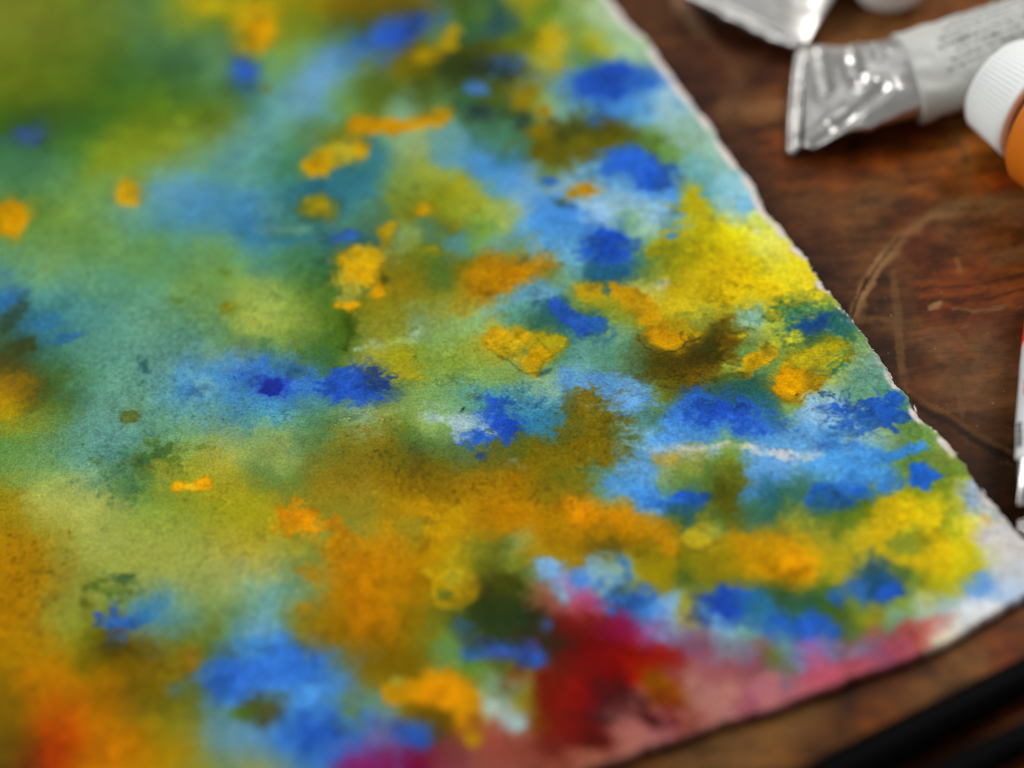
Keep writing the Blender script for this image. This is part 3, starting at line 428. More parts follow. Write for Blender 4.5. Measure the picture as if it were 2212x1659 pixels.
 ([(850, 1502), (905, 1490), (960, 1478)], 26, 'b8840a', .9, .5, .25), (965, 1490, 56, 40, -20, 'd28c0a', 1, .35, .15), (1008, 1535, 34, 54, 14, 'cf8c08', 1, .3, .15), (955, 1500, 50, 22, 0, 'd88e06', .7, .6, .2), (1020, 1595, 18, 18, 0, 'a8800c', .9, .5, .2), (853, 1470, 12, 9, 0, '8c8a30', .8, .6, .3), (930, 1545, 60, 16, -12, '6c540c', .6, .7, .3), (1060, 1530, 12, 14, 0, 'a4b8b0', .9, .5, .3), (1115, 1560, 20, 22, 0, '9ebcc0', .95, .4, .2),
 # blue and mauve flowers
 (1188, 1230, 28, 20, -15, '7cacd8', .9, .4, .5), (1215, 1285, 34, 12, -40, '88a8c8', .8, .5, .5), (1352, 1222, 13, 16, 0, '4c92d8', 1, .2, .5), (1338, 1210, 8, 10, 0, '4a88cc', .9, .3, .5), (1262, 1252, 18, 12, 0, '4880cc', .8, .5, .5), (1356, 1292, 66, 36, -8, '2c64bc', 1, .28, .3), (1345, 1276, 17, 8, 0, '38503c', .9, .5, .4), (1340, 1305, 40, 16, 0, '2858b0', .6, .6, .5), (1405, 1322, 44, 14, 0, '4284cc', .8, .5, .4), (1450, 1345, 30, 40, 10, '80a0d0', .6, .6, .4), (1492, 1310, 19, 36, 10, 'a09a1a', .9, .4, .3), (1510, 1162, 48, 26, 0, 'b09c22', .95, .2, .2, .2), (1540, 1150, 16, 8, 0, '98983c', .7, .5, .3), (1590, 1298, 62, 36, 10, '2656b4', 1, .3, .25), (1570, 1302, 30, 26, 0, '1f409e', .8, .6, .25), (1640, 1300, 36, 36, 0, '2c6c7c', .7, .5, .3), (1480, 1255, 18, 14, 0, '4c6428', .7, .6, .4),
 # reds
 (1300, 1430, 110, 60, 0, '700e0d', .5, .8, .3), (1370, 1420, 60, 24, -10, '8a1608', .5, .8, .3), (1350, 1512, 84, 24, -28, '3e1a18', .85, .45, .3), (1310, 1545, 38, 22, 0, '3a2226', .8, .5, .3), (1405, 1550, 30, 14, -30, '421a18', .8, .5, .3), (1260, 1595, 60, 26, 0, '581610', .6, .6, .4), (1285, 1600, 26, 22, 20, '4e1612', .7, .5, .3), (1435, 1485, 50, 20, -38, '945608', .8, .5, .4), (1475, 1512, 22, 12, -45, '945408', .8, .5, .4), (1345, 1370, 60, 20, -20, '8a1a48', .5, .7, .3), (1450, 1520, 40, 26, -40, '5a180e', .5, .6, .4), (1500, 1480, 16, 40, 0, 'a66e60', .6, .6, .6),
 # lower right
 (1702, 1222, 50, 34, 0, 'd3920a', 1, .35, .2), (1695, 1220, 28, 18, 0, 'e09608', .7, .6, .2), (1805, 1160, 12, 8, 0, '6c7c30', .85, .5, .4), (1970, 1178, 92, 66, 8, 'c8ac16', .75, .45, .2), (1965, 1168, 48, 28, 12, '87902c', 1, .3, .12), (1898, 1240, 42, 44, 0, '234e6c', .95, .4, .25), (1930, 1262, 30, 26, 0, '1d4a74', .8, .5, .3), (1925, 1270, 24, 17, 20, '2658b4', 1, .35, .3), (1868, 1268, 14, 18, 0, '3c70b0', .8, .5, .3), (1955, 1235, 34, 12, -30, '447038', .7, .5, .4), (1808, 1290, 22, 18, -10, '2c5eaa', .95, .4, .3), (1735, 1352, 72, 26, 5, '2860c0', .95, .3, .35), (1675, 1335, 24, 20, 0, '2c66c4', .9, .35, .3), (1755, 1332, 26, 16, 0, '2a5cbc', .8, .5, .3),
 (2012, 1350, 44, 18, 22, 'b44c3a', .9, .45, .4), (2025, 1338, 14, 14, 0, 'c05848', .7, .6, .4), (1668, 1420, 13, 16, 0, '6c7010', .8, .5, .4), (1700, 1478, 9, 18, 30, '747c9c', .8, .5, .4), (1725, 1418, 12, 22, 20, '7888b8', .6, .6, .5), (1850, 1405, 24, 8, 20, '6c84a4', .6, .6, .8), (1870, 1385, 60, 10, 12, '746878', .4, .6, .8), (2070, 1330, 60, 22, 25, 'dcdad2', .55, .6, .3), (2120, 1255, 28, 20, 20, '6c9cd2', .7, .7, .4), (2128, 1118, 6, 12, 20, 'd48c70', .7, .6, .3), (2105, 1082, 18, 12, -35, '88a4cc', .7, .6, .3), (2170, 1190, 40, 60, 0, 'c6c6cc', .4, .7, .4),
]
# branching veins where wet pigment crept outwards: x, y, heading, spread, count, length, half width, colour, strength
VEINS = [
 (1285, 900, 25, 55, 24, 100, 2.8, '6e6414', .75), (1395, 858, 200, 40, 16, 85, 2.6, '6aa2da', .7), (1340, 950, 0, 50, 18, 75, 2.6, '5c6428', .6), (1405, 950, 180, 35, 14, 75, 2.6, '72aace', .55),
 (1270, 865, 90, 80, 12, 34, 2.6, '74681a', .7), (1040, 942, 215, 60, 16, 52, 2.4, '2a5cb8', .85), (1085, 940, 270, 70, 12, 32, 2.4, '2450a8', .8), (1070, 880, 90, 110, 14, 46, 2.4, '2a58b4', .6),
 (770, 822, 90, 130, 20, 58, 2.4, '2a58b8', .7), (830, 815, 20, 100, 10, 40, 2.4, '2c4474', .6), (590, 802, 120, 110, 16, 66, 2.4, '3c78c4', .5), (420, 845, 190, 90, 14, 60, 2.2, '3c7cb8', .45),
 (1825, 885, 130, 100, 14, 62, 2.0, '2a58a8', .85), (1920, 882, 30, 130, 16, 52, 2.2, '2860bc', .8), (1880, 920, 220, 90, 12, 56, 2.0, '3468ac', .7), (1820, 955, 180, 50, 14, 62, 2.0, '3a6cac', .6),
 (1805, 700, -10, 100, 18, 62, 2.2, '2c6a60', .7), (1795, 800, -40, 80, 12, 52, 2.0, '3c8064', .6), (1720, 690, 150, 120, 14, 50, 2.2, '3a8060', .5), (1505, 450, 190, 80, 20, 62, 2.8, 'b0a416', .75),
 (1500, 770, 30, 90, 16, 75, 2.8, '3c3410', .5), (1420, 800, 260, 120, 14, 50, 2.6, '50480f', .5), (1545, 895, 60, 170, 22, 75, 2.6, '2450b0', .55), (1460, 935, 170, 90, 14, 60, 2.6, '4c8ccc', .5),
 (1240, 315, 255, 130, 20, 85, 3.2, '605c14', .6), (1350, 345, 200, 100, 16, 62, 3.0, '2c62bc', .7), (1900, 1050, 0, 90, 14, 48, 2.4, '3c7cc0', .6), (730, 1180, 110, 90, 14, 52, 2.6, 'b8800c', .6), (690, 1240, 175, 70, 16, 60, 2.8, 'a8780c', .6),
 (640, 1118, 150, 120, 12, 46, 2.4, 'c8840c', .6), (1340, 1055, 190, 60, 14, 60, 2.6, '5c98cc', .5), (1230, 825, 30, 80, 12, 70, 2.4, '6298c4', .5), (250, 1350, 120, 160, 12, 46, 2.4, '3464a8', .6), (330, 985, 200, 160, 16, 60, 2.2, '4a6c34', .5),
 (1580, 1060, 90, 70, 12, 60, 2.6, '5c5c18', .5), (880, 790, 270, 120, 10, 36, 2.2, 'a89c24', .5), (1050, 620, 200, 60, 12, 60, 2.6, 'a8760c', .5), (1180, 640, 150, 80, 12, 60, 2.6, '6aa0b8', .5),
]
# thin dark tide lines round dried dabs: points, half width, colour, strength, softness, feathering
TIDES = [
 ([(1380, 722), (1392, 752), (1425, 766), (1462, 756), (1482, 742), (1508, 722)], 2.2, '3c3a10', .7, .6, .5), ([(1458, 682), (1520, 668), (1590, 668), (1608, 655)], 5, '6c7c30', .45, .8, .6),
 ([(1662, 668), (1640, 672), (1630, 660), (1612, 668), (1604, 690), (1590, 705)], 2.0, '4c8c70', .65, .6, .4), ([(1646, 688), (1660, 696), (1682, 694), (1694, 682), (1688, 668)], 2.0, '3f7c44', .75, .5, .4),
 ([(1052, 742), (1070, 762), (1098, 772), (1118, 796), (1140, 812), (1164, 800), (1176, 778), (1205, 758), (1222, 742)], 2.0, '5c6c20', .6, .6, .5), ([(1100, 716), (1140, 740), (1190, 748)], 1.8, '88841c', .5, .6, .5),
 ([(1664, 842), (1690, 866), (1730, 864), (1768, 838), (1790, 816)], 2.2, 'a06c08', .6, .6, .3), ([(1812, 742), (1832, 764), (1822, 790), (1796, 806)], 2.0, '4c7c3c', .6, .6, .5),
 ([(724, 560), (722, 600), (734, 640)], 2.2, '3c5418', .5, .7, .5), ([(372, 1042), (380, 1066), (420, 1066), (456, 1060)], 1.6, 'a87c10', .5, .6, .3), ([(938, 1276), (956, 1312), (992, 1320), (1024, 1300), (1034, 1270)], 2.4, 'c89a10', .5, .7, .3),
 ([(1462, 1176), (1490, 1190), (1530, 1186), (1558, 1168)], 2.6, '6c5c0c', .6, .7, .4), ([(262, 900), (272, 910), (292, 910), (300, 900)], 1.6, '4c5c20', .5, .6, .3),
]
# loose grains of pigment: x, y, reach x, reach y, count, colour
SPECKS = [(70, 1240, 90, 110, 70, '5c4408'), (230, 1010, 110, 60, 70, '3c6c50'), (300, 800, 80, 60, 40, '3a6a64'), (560, 890, 160, 60, 60, '3c6c64'), (870, 980, 160, 50, 90, '4c5418'), (1000, 1060, 200, 40, 90, '6c5008'),
 (1260, 960, 90, 50, 80, '4c4c10'), (1500, 800, 70, 40, 60, '40360c'), (1720, 960, 120, 50, 50, '3c70b0'), (1130, 880, 80, 40, 60, '245c8c'), (800, 1260, 90, 80, 50, '8c5c08'), (640, 700, 130, 60, 40, '5c7c38')]
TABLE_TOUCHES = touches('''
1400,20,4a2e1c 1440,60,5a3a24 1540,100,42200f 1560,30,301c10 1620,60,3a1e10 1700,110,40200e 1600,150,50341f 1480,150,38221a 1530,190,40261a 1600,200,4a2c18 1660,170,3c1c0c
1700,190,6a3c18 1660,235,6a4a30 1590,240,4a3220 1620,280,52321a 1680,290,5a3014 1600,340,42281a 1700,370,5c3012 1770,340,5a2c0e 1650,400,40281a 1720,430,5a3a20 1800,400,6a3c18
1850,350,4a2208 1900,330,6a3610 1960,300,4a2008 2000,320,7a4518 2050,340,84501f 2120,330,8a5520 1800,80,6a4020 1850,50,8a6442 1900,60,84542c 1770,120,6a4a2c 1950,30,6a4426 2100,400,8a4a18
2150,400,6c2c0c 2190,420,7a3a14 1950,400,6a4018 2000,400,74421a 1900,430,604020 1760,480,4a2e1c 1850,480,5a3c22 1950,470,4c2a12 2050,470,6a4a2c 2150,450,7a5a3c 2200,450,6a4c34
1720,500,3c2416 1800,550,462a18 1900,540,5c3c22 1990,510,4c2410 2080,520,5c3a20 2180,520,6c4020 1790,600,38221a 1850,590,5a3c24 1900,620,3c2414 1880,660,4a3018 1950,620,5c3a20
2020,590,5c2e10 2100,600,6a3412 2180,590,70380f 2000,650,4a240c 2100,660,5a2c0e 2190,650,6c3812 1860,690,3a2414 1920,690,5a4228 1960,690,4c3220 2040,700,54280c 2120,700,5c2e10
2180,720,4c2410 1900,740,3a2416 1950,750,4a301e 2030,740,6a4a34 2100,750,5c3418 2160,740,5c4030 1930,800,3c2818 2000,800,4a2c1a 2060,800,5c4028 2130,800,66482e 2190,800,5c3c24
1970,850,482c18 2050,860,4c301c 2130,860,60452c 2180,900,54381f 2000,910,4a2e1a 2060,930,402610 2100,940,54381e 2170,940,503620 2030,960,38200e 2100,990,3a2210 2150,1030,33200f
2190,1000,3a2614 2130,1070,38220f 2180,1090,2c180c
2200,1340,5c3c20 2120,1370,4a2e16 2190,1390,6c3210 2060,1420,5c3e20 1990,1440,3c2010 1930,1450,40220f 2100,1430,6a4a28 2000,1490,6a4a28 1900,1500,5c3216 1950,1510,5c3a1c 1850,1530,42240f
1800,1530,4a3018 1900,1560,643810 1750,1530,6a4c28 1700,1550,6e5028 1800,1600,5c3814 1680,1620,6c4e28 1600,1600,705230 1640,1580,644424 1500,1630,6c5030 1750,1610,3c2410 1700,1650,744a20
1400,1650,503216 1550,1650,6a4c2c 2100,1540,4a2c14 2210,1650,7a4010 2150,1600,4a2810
''')  # wood colours with the table's shading, shadows and sheen mixed in
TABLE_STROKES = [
 ([(2120, 745), (2160, 770)], 34, '745640', .40, 1.0, .7), ([(2020, 738), (2050, 742)], 20, '745640', .35, 1.0, .7), ([(2160, 552), (2215, 556)], 20, '80644a', .45, 1.0, .6), ([(2120, 446), (2215, 452)], 16, '84684c', .5, 1.0, .5),  # pale patches: varnish gloss haze and dusty film put into the colour
 ([(1580, 238), (1720, 230)], 24, '7c5c40', .40, 1.0, .5), ([(1820, 46), (1920, 40)], 34, '8e6a48', .5, 1.0, .4), ([(1740, 440), (1900, 430)], 22, '6a4c34', .35, 1.0, .6), ([(2060, 830), (2180, 850)], 30, '684c34', .35, 1.0, .6), ([(1600, 1590), (1720, 1560)], 40, '745432', .4, 1.0, .4), ([(2010, 1490), (2110, 1430)], 22, '6e4e2e', .4, 1.0, .5),  # more painted haze, and the sheen near the far tubes
 ([(2225, 432), (2150, 432), (2080, 440), (2010, 470), (1950, 510), (1900, 565), (1866, 620), (1845, 680)], 11, '86694c', .85, .7, .5),
 ([(1945, 512), (1895, 572), (1862, 628)], 2, '3a2414', .7, .6, .3), ([(1872, 600), (1850, 650), (1838, 690)], 2.5, '2c1a0e', .8, .6, .3),
 ([(2050, 245), (2072, 290), (2092, 335), (2096, 392)], 9, '84623c', .75, .7, .3), ([(2066, 290), (2090, 345)], 2, '4a3018', .7, .6, .3),
 ([(1560, 234), (1640, 232), (1725, 228)], 12, '7c5c40', .6, .8, .4), ([(1455, -10), (1490, 40), (1520, 78)], 12, '7c6458', .7, .7, .3), ([(1525, 85), (1575, 130), (1598, 190), (1585, 230)], 9, '5c4030', .6, .7, .4),
 ([(1928, 590), (1936, 680), (1944, 780), (1965, 900)], 7, '6a5034', .6, .8, .4), ([(1830, 688), (1925, 690)], 5, '6c5034', .6, .7, .5),
 ([(1940, 842), (1985, 880), (2060, 922), (2130, 962), (2200, 1000), (2240, 1020)], 5, '25170c', .85, .7, .3), ([(1960, 846), (2060, 905), (2130, 948), (2210, 990)], 3, '6c4c2c', .5, .8, .5),
 ([(1960, 612), (2080, 604), (2215, 572)], 5, '7c4214', .6, .7, .6), ([(1990, 640), (2110, 632), (2215, 606)], 4, '7c4416', .6, .7, .6), ([(2020, 662), (2120, 656), (2215, 640)], 4, '70380f', .5, .7, .6), ([(1990, 626), (2120, 616), (2215, 590)], 3, '3a1a08', .6, .7, .6), ([(2010, 652), (2130, 646), (2215, 624)], 3, '3c1c08', .6, .7, .6),
 ([(2010, 666), (2030, 656)], 6, '8a7058', .7, .6, .5), ([(2060, 668), (2100, 672), (2170, 662)], 3, '7c6048', .6, .7, .7), ([(1800, 470), (1900, 440), (2000, 400)], 4, '7a5a3c', .35, .8, .5), ([(1700, 430), (1800, 450), (1920, 440)], 5, '6c4c30', .4, .8, .6), ([(2070, 545), (2140, 560), (2212, 565)], 3, '6c4838', .4, .8, .5),
 ([(2065, 560), (2075, 585)], 5, '84603c', .5, .7, .5), ([(2170, 555), (2212, 545)], 9, '7c5c40', .6, .7, .6), ([(1750, 560), (1880, 555)], 3, '5c4430', .4, .8, .5), ([(2060, 820), (2075, 900)], 5, '6a5034', .4, .8, .6), ([(2110, 740), (2115, 800)], 8, '745a40', .35, .8, .7),
 ([(1960, 600), (1962, 740)], 8, '5c4028', .35, .8, .6),
]
# ================================================================== table
def canvas_from_points(pts, x0, x1, y0, y1, step, k=0.50):
    """soft wet-in-wet wash: normalised Gaussian blend of (x, y, colour) touches on a coarse lattice"""
    P = np.array([(p[0], p[1]) for p in pts], dtype=np.float32)
    C = np.array([hexc(p[2]) for p in pts], dtype=np.float32)
    d = np.sqrt(((P[:, None] - P[None]) ** 2).sum(-1)); d.sort(axis=1)
    kk = k * np.interp(P[:, 0], [500, 1000], [1.3, 0.84]) if x0 < 0 else k * 0.85
    sg = np.clip(d[:, 1:5].mean(axis=1) * kk, 11, 70).astype(np.float32)
    xs = np.arange(x0, x1 + step, step, dtype=np.float32); ys = np.arange(y0, y1 + step, step, dtype=np.float32)
    out = np.zeros((len(ys), len(xs), 3), dtype=np.float32)
    for j, y in enumerate(ys):
        near = np.abs(P[:, 1] - y) < 330
        p, c, s = P[near], C[near], sg[near]
        e = -((xs[:, None] - p[None, :, 0]) ** 2 + (y - p[None, :, 1]) ** 2) / (2 * s * s)[None]
        e -= e.max(axis=1, keepdims=True)
        w = np.exp(e)
        out[j] = (w @ c) / w.sum(axis=1, keepdims=True)
    return out
def bilinear(img, x, y, x0, y0, step):
    gx = np.clip((x - x0) / step, 0, img.shape[1] - 1.001); gy = np.clip((y - y0) / step, 0, img.shape[0] - 1.001)
    ix = gx.astype(int); iy = gy.astype(int); fx = (gx - ix)[:, None]; fy = (gy - iy)[:, None]
    return ((img[iy, ix] * (1 - fx) + img[iy, ix + 1] * fx) * (1 - fy)
            + (img[iy + 1, ix] * (1 - fx) + img[iy + 1, ix + 1] * fx) * fy)
table_pass = True
EDGE_SOFT, EDGE_AMP, GRAIN = 1.15, 1.25, 0.5
def apply_dab(rgb, X, Y, n1, n2, dab):
    x, y, rx, ry, ang, colr, op, soft, amp = dab[:9]
    rim = dab[9] if len(dab) > 9 else 0.0
    R = max(rx, ry) * (1.8 + soft + amp) + 8
    idx = np.nonzero((np.abs(X - x) < R) & (np.abs(Y - y) < R))[0]
    if not len(idx): return
    a = math.radians(ang); dx = X[idx] - x; dy = Y[idx] - y
    u = (dx * math.cos(a) - dy * math.sin(a)) / rx; v = (dx * math.sin(a) + dy * math.cos(a)) / ry
    sf = soft * EDGE_SOFT * np.clip(1.1 + 1.9 * n3[idx], 0.15, 3.4) + 0.05
    q = np.sqrt(u * u + v * v) + amp * EDGE_AMP * (n1[idx] * 0.65 + n2[idx] * 0.8) + GRAIN * sf * n5[idx]
    if amp > 0.35 and not table_pass:
        th = np.arctan2(v, u); q0 = np.sqrt(u * u + v * v)
        q = q + 0.75 * (amp - 0.3) * fbm(th * 4.5 + x, q0 * 1.1 + y, 50, 4, 0.6)
    al = 1 - sstep(1 - sf, 1 + sf, q)
    al = al * np.clip(0.93 + 0.22 * n4[idx], 0, 1)
    c = hexc(colr) * (1 + 0.12 * n4[idx] - 0.12 * np.abs(n4[idx]) + 0.06 * n2[idx])[:, None]
    if rim:
        c = c * (1 - rim * np.exp(-((q - 0.93) / 0.10) ** 2))[:, None]
    al = al * op
    if not table_pass and op > 0.75 and amp < 0.75:            # diluted halo that bleeds into the wet paper
        al = np.maximum(al, 0.30 * op * (1 - sstep(0.75, 1.65, q + 0.25 * n3[idx])))
    al = al[:, None]
    rgb[idx] = rgb[idx] * (1 - al) + c * al
def apply_stroke(rgb, X, Y, n1, n2, st):
    pts, w, colr, op, soft, amp = st
    pts = np.array(pts, dtype=float)
    R = w * (1.4 + soft + amp) + 6
    lo = pts.min(0) - R; hi = pts.max(0) + R
    idx = np.nonzero((X > lo[0]) & (X < hi[0]) & (Y > lo[1]) & (Y < hi[1]))[0]
    if not len(idx): return
    x = X[idx]; y = Y[idx]; best = np.full(len(idx), 1e9)
    for a, b in zip(pts[:-1], pts[1:]):
        ab = b - a; t = np.clip(((x - a[0]) * ab[0] + (y - a[1]) * ab[1]) / (ab @ ab), 0, 1)
        best = np.minimum(best, np.hypot(x - a[0] - t * ab[0], y - a[1] - t * ab[1]))
    sf = soft * EDGE_SOFT * np.clip(1.1 + 1.9 * n3[idx], 0.15, 3.4) + 0.05
    q = best / w + amp * EDGE_AMP * (n1[idx] * 0.65 + n2[idx] * 0.8) + GRAIN * sf * n5[idx]
    al = ((1 - sstep(1 - sf, 1 + sf, q)) * op * np.clip(0.93 + 0.22 * n4[idx], 0, 1))[:, None]
    rgb[idx] = rgb[idx] * (1 - al) + hexc(colr) * (1 + 0.12 * n4[idx] - 0.12 * np.abs(n4[idx]) + 0.06 * n2[idx])[:, None] * al

def spaced(lo, f0, f1, hi, step, coarse):
    return np.concatenate([np.arange(lo, f0, coarse), np.arange(f0, f1, step), np.arange(f1, hi + coarse, coarse)])
tx = spaced(-0.45, -0.005, 0.115, 0.5, 0.00035, 0.012)
ty = spaced(-0.32, -0.08, 0.105, 0.55, 0.00035, 0.012)
gx, gy = np.meshgrid(tx, ty, indexing='xy')
gp = np.stack([gx, gy, np.zeros_like(gx)], -1)
fl = gp.reshape(-1, 3)
X, Y = sketch(fl)
n1 = fbm(fl[:, 0] * 90, fl[:, 1] * 90, 40); n2 = fbm(fl[:, 0] * 500, fl[:, 1] * 500, 41)
wx = fbm(fl[:, 0] * 60, fl[:, 1] * 140, 42); wy = fbm(fl[:, 0] * 60, fl[:, 1] * 140, 43)
n3 = n1; n4 = n2 * 0.5; n5 = n2
inside = 1 - sstep(0, 260, np.maximum.reduce([-X, X - VW, -Y, Y - VH, np.zeros_like(X)]))
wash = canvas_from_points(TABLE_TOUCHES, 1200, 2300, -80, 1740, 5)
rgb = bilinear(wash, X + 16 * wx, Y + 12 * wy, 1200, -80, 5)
base = hexc('#56361f') * (1 + 0.25 * n1[:, None])
rgb = rgb * inside[:, None] + base * (1 - inside[:, None])
rgb = rgb * (1 + 0.30 * fbm(fl[:, 0] * 160, fl[:, 1] * 330, 44, 6, 0.65)[:, None] + 0.16 * fbm(fl[:, 0] * 520, fl[:, 1] * 520, 45, 4, 0.7)[:, None])
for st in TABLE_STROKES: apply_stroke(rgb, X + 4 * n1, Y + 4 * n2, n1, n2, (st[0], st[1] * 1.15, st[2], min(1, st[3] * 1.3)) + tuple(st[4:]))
# fine scratches scattered over the varnish, real marks of their own direction
rs = np.random.default_rng(5)
for k in range(70):
    x = rs.uniform(1380, 2230); y = rs.uniform(-20, 1080) if k < 52 else rs.uniform(1350, 1660)
    a = rs.normal(0.15, 0.5) if rs.random() < 0.6 else rs.uniform(0, 3.14); l = rs.uniform(8, 70)
    apply_stroke(rgb, X, Y, n1, n2, ([(x, y), (x + l * math.cos(a), y - l * math.sin(a))], rs.uniform(0.8, 1.8), '#8a6c4c', rs.uniform(0.12, 0.42), 0.7, 0.5))
table = fast_grid_object('table_top', gp, M_WOOD)
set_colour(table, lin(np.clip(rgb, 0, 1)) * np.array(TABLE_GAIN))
tag(table, 'worn dark brown varnished wooden table top with pale scratches', 'table', kind='structure')
bm_t = bmesh.new()
bmesh.ops.create_cube(bm_t, size=1.0, matrix=Matrix.Translation((0.025, 0.115, -0.0135)) @ Matrix.Diagonal((0.94, 0.86, 0.025, 1)))
me = bpy.data.meshes.new('table_core'); bm_t.to_mesh(me); bm_t.free()
me.materials.append(simple('table_core_wood', (0.09, 0.04, 0.018), 0.5, vary=0.3, scale=60))
core = bpy.data.objects.new('table_core', me); col.objects.link(core); core.parent = table

# ================================================================== painted sheet
ZT = 0.0019
right_v = [(2268, 1244), (2212, 1176), (2166, 1118), (2102, 1050), (2064, 994), (2022, 944), (1976, 894), (1936, 838), (1899, 790),
           (1856, 724), (1818, 674), (1788, 637), (1765, 607), (1732, 557), (1694, 512), (1650, 466), (1612, 394), (1569, 334),
           (1519, 261), (1479, 211), (1435, 154), (1402, 101), (1355, 54), (1314, 4), (1262, -62)]
bottom_v = [(2268, 1244), (2212, 1279), (2142, 1319), (2059, 1371), (1992, 1402), (1926, 1428), (1826, 1461), (1742, 1491),
            (1659, 1524), (1573, 1553), (1439, 1592), (1339, 1627), (1266, 1653), (1190, 1680)]
Rw = np.array([place(x, y, ZT)[:2] for x, y in right_v]); Bw = np.array([place(x, y, ZT)[:2] for x, y in bottom_v])
Cw = Rw[0]
def polyline_at(P, s):
    d = np.concatenate([[0], np.cumsum(np.hypot(*np.diff(P, axis=0).T))])
    e = (P[-1] - P[0]) / np.hypot(*(P[-1] - P[0]))
    out = np.stack([np.interp(s, d, P[:, 0]), np.interp(s, d, P[:, 1])], -1)
    over = s > d[-1]
    out[over] = P[-1] + e * (s[over] - d[-1])[:, None]
    return out, e
s_in = spaced(0.0, 0.0, 0.158, 0.175, 0.0002, 0.002)          # away from the right edge
t_in = np.concatenate([np.arange(0, 0.1, 0.00018), np.arange(0.1, 0.172, 0.00024), np.arange(0.172, 0.235, 0.002)])
Bp, eb = polyline_at(Bw, s_in); Rp, er = polyline_at(Rw, t_in)
skirt = np.array([0.9, 0.95, 0.85, 0.62, 0.35]) * 0.001      # outward reach of the torn edge, from its foot to its top
drop = np.array([0.00125, 0.0010, 0.00055, 0.00018, 0.00004])
ns, nt = len(s_in) + 5, len(t_in) + 5
so = np.concatenate([skirt, np.zeros(len(s_in))]); sd = np.concatenate([drop, np.zeros(len(s_in))])
to = np.concatenate([skirt, np.zeros(len(t_in))]); td = np.concatenate([drop, np.zeros(len(t_in))])
Bf = np.concatenate([np.repeat(Bp[:1], 5, 0), Bp]); Rf = np.concatenate([np.repeat(Rp[:1], 5, 0), Rp])
sv = np.concatenate([np.zeros(5), s_in]); tv = np.concatenate([np.zeros(5), t_in])
xy = Bf[:, None] + Rf[None] - Cw
# outward noise makes the torn, uneven deckle; it dies out 2.5 mm inside the sheet
nr_r = 0.7 * fbm(tv * 330, tv * 0 + 3.0, 5, 3) + 0.3 * fbm(tv * 1500, tv * 0 + 8.0, 6, 3)
nr_b = 0.8 * fbm(sv * 260, sv * 0 + 5.0, 7, 3) + 0.3 * fbm(sv * 1300, sv * 0 + 9.0, 8, 3)
fall_s = np.exp(-(sv / 0.0011) ** 2); fall_t = np.exp(-(tv / 0.0011) ** 2)
xy = xy - eb * (so[:, None, None] * (1 + 0.45 * nr_r[None, :, None]) + (fall_s[:, None] * nr_r[None] * 0.00016)[..., None])
xy = xy - er * (to[None, :, None] * (0.5 + 0.25 * nr_b[:, None, None]) + (fall_t[None] * nr_b[:, None] * 0.00014)[..., None])
Px, Py = xy[..., 0], xy[..., 1]
z = ZT - np.maximum(sd[:, None], td[None]) + 0.00022 * fbm(Px * 30, Py * 30, 12, 3) + 0.000035 * fbm(Px * 420, Py * 420, 13, 3)
z = z + 0.00018 * fall_s[:, None] * np.clip(nr_r[None], -1, 1) * 0.4
paper_P = np.stack([Px, Py, z], -1)
fl = paper_P.reshape(-1, 3)
flat = fl.copy(); flat[:, 2] = ZT
X, Y = sketch(flat)
# beyond the traced part the brushwork goes on as its own mirror image
def fold(v, lo, hi):
    w = hi - lo; t = np.mod(v - lo, 2 * w)
    return lo + np.where(t > w, 2 * w - t, t)
X = np.where(X < -40, -80 - X, X); Y = np.where(Y < -40, -80 - Y, Y); Y = np.where(Y > 1700, 3400 - Y, Y)
X = fold(X, -60, 2300); Y = fold(Y, -60, 1720)
mx, my = fl[:, 0], fl[:, 1]
n1 = fbm(mx * 190, my * 190, 20, 6, 0.65); n2 = fbm(mx * 620, my * 620, 21, 4, 0.7)
w1 = fbm(mx * 110, my * 110, 22, 5); w2 = fbm(mx * 110, my * 110, 23, 5)
w3 = fbm(mx * 430, my * 430, 24, 5, 0.65); w4 = fbm(mx * 430, my * 430, 25, 5, 0.65)
n5 = fbm(mx * 1250, my * 1250, 33, 3, 0.7); n6 = fbm(mx * 1250, my * 1250, 34, 3, 0.7)
n3 = fbm(mx * 230, my * 230, 26, 3); n4 = fbm(mx * 330, my * 330, 27, 5)
wash = canvas_from_points(WASH, -80, 2320, -80, 1740, 4)
Xw = X + 17 * w1 + 13 * w3 + 9 * n5; Yw = Y + 13 * w2 + 10 * w4 + 9 * n6
rgb = bilinear(wash, Xw, Yw, -80, -80, 4)
Xd = X + 7 * w1 + 6 * w3; Yd = Y + 6 * w2 + 5 * w4
table_pass = False
for item in DABS:
    if isinstance(item[0], list): apply_stroke(rgb, Xd, Yd, n1, n2, item)
    else: apply_dab(rgb, Xd, Yd, n1, n2, item)
# granulation: pigment gathers in drifts of its own
vr = np.random.default_rng(21)
for (vx, vy, head, spread, cnt, ln, wd, cl, op) in VEINS:
    for k in range(cnt):
        a = math.radians(head + spread * (vr.random() - 0.5) * 1.6); L_ = ln * vr.uniform(0.45, 1.15)
        px = vx + vr.normal(0, ln * 0.22); py = vy + vr.normal(0, ln * 0.14); pts = [(px, py)]
        for q_ in range(4):
            a += vr.normal(0, 0.33); px += L_ / 4 * math.cos(a); py -= 0.72 * L_ / 4 * math.sin(a); pts.append((px, py))
        apply_stroke(rgb, Xd, Yd, n1, n2, (pts[:3], wd * 1.5, cl, op * vr.uniform(0.4, 0.9), .8, .5))
        apply_stroke(rgb, Xd, Yd, n1, n2, (pts[2:], wd * 0.9, cl, op * vr.uniform(0.4, 0.9), .8, .5))
for st in TIDES: apply_stroke(rgb, Xd, Yd, n1, n2, st)
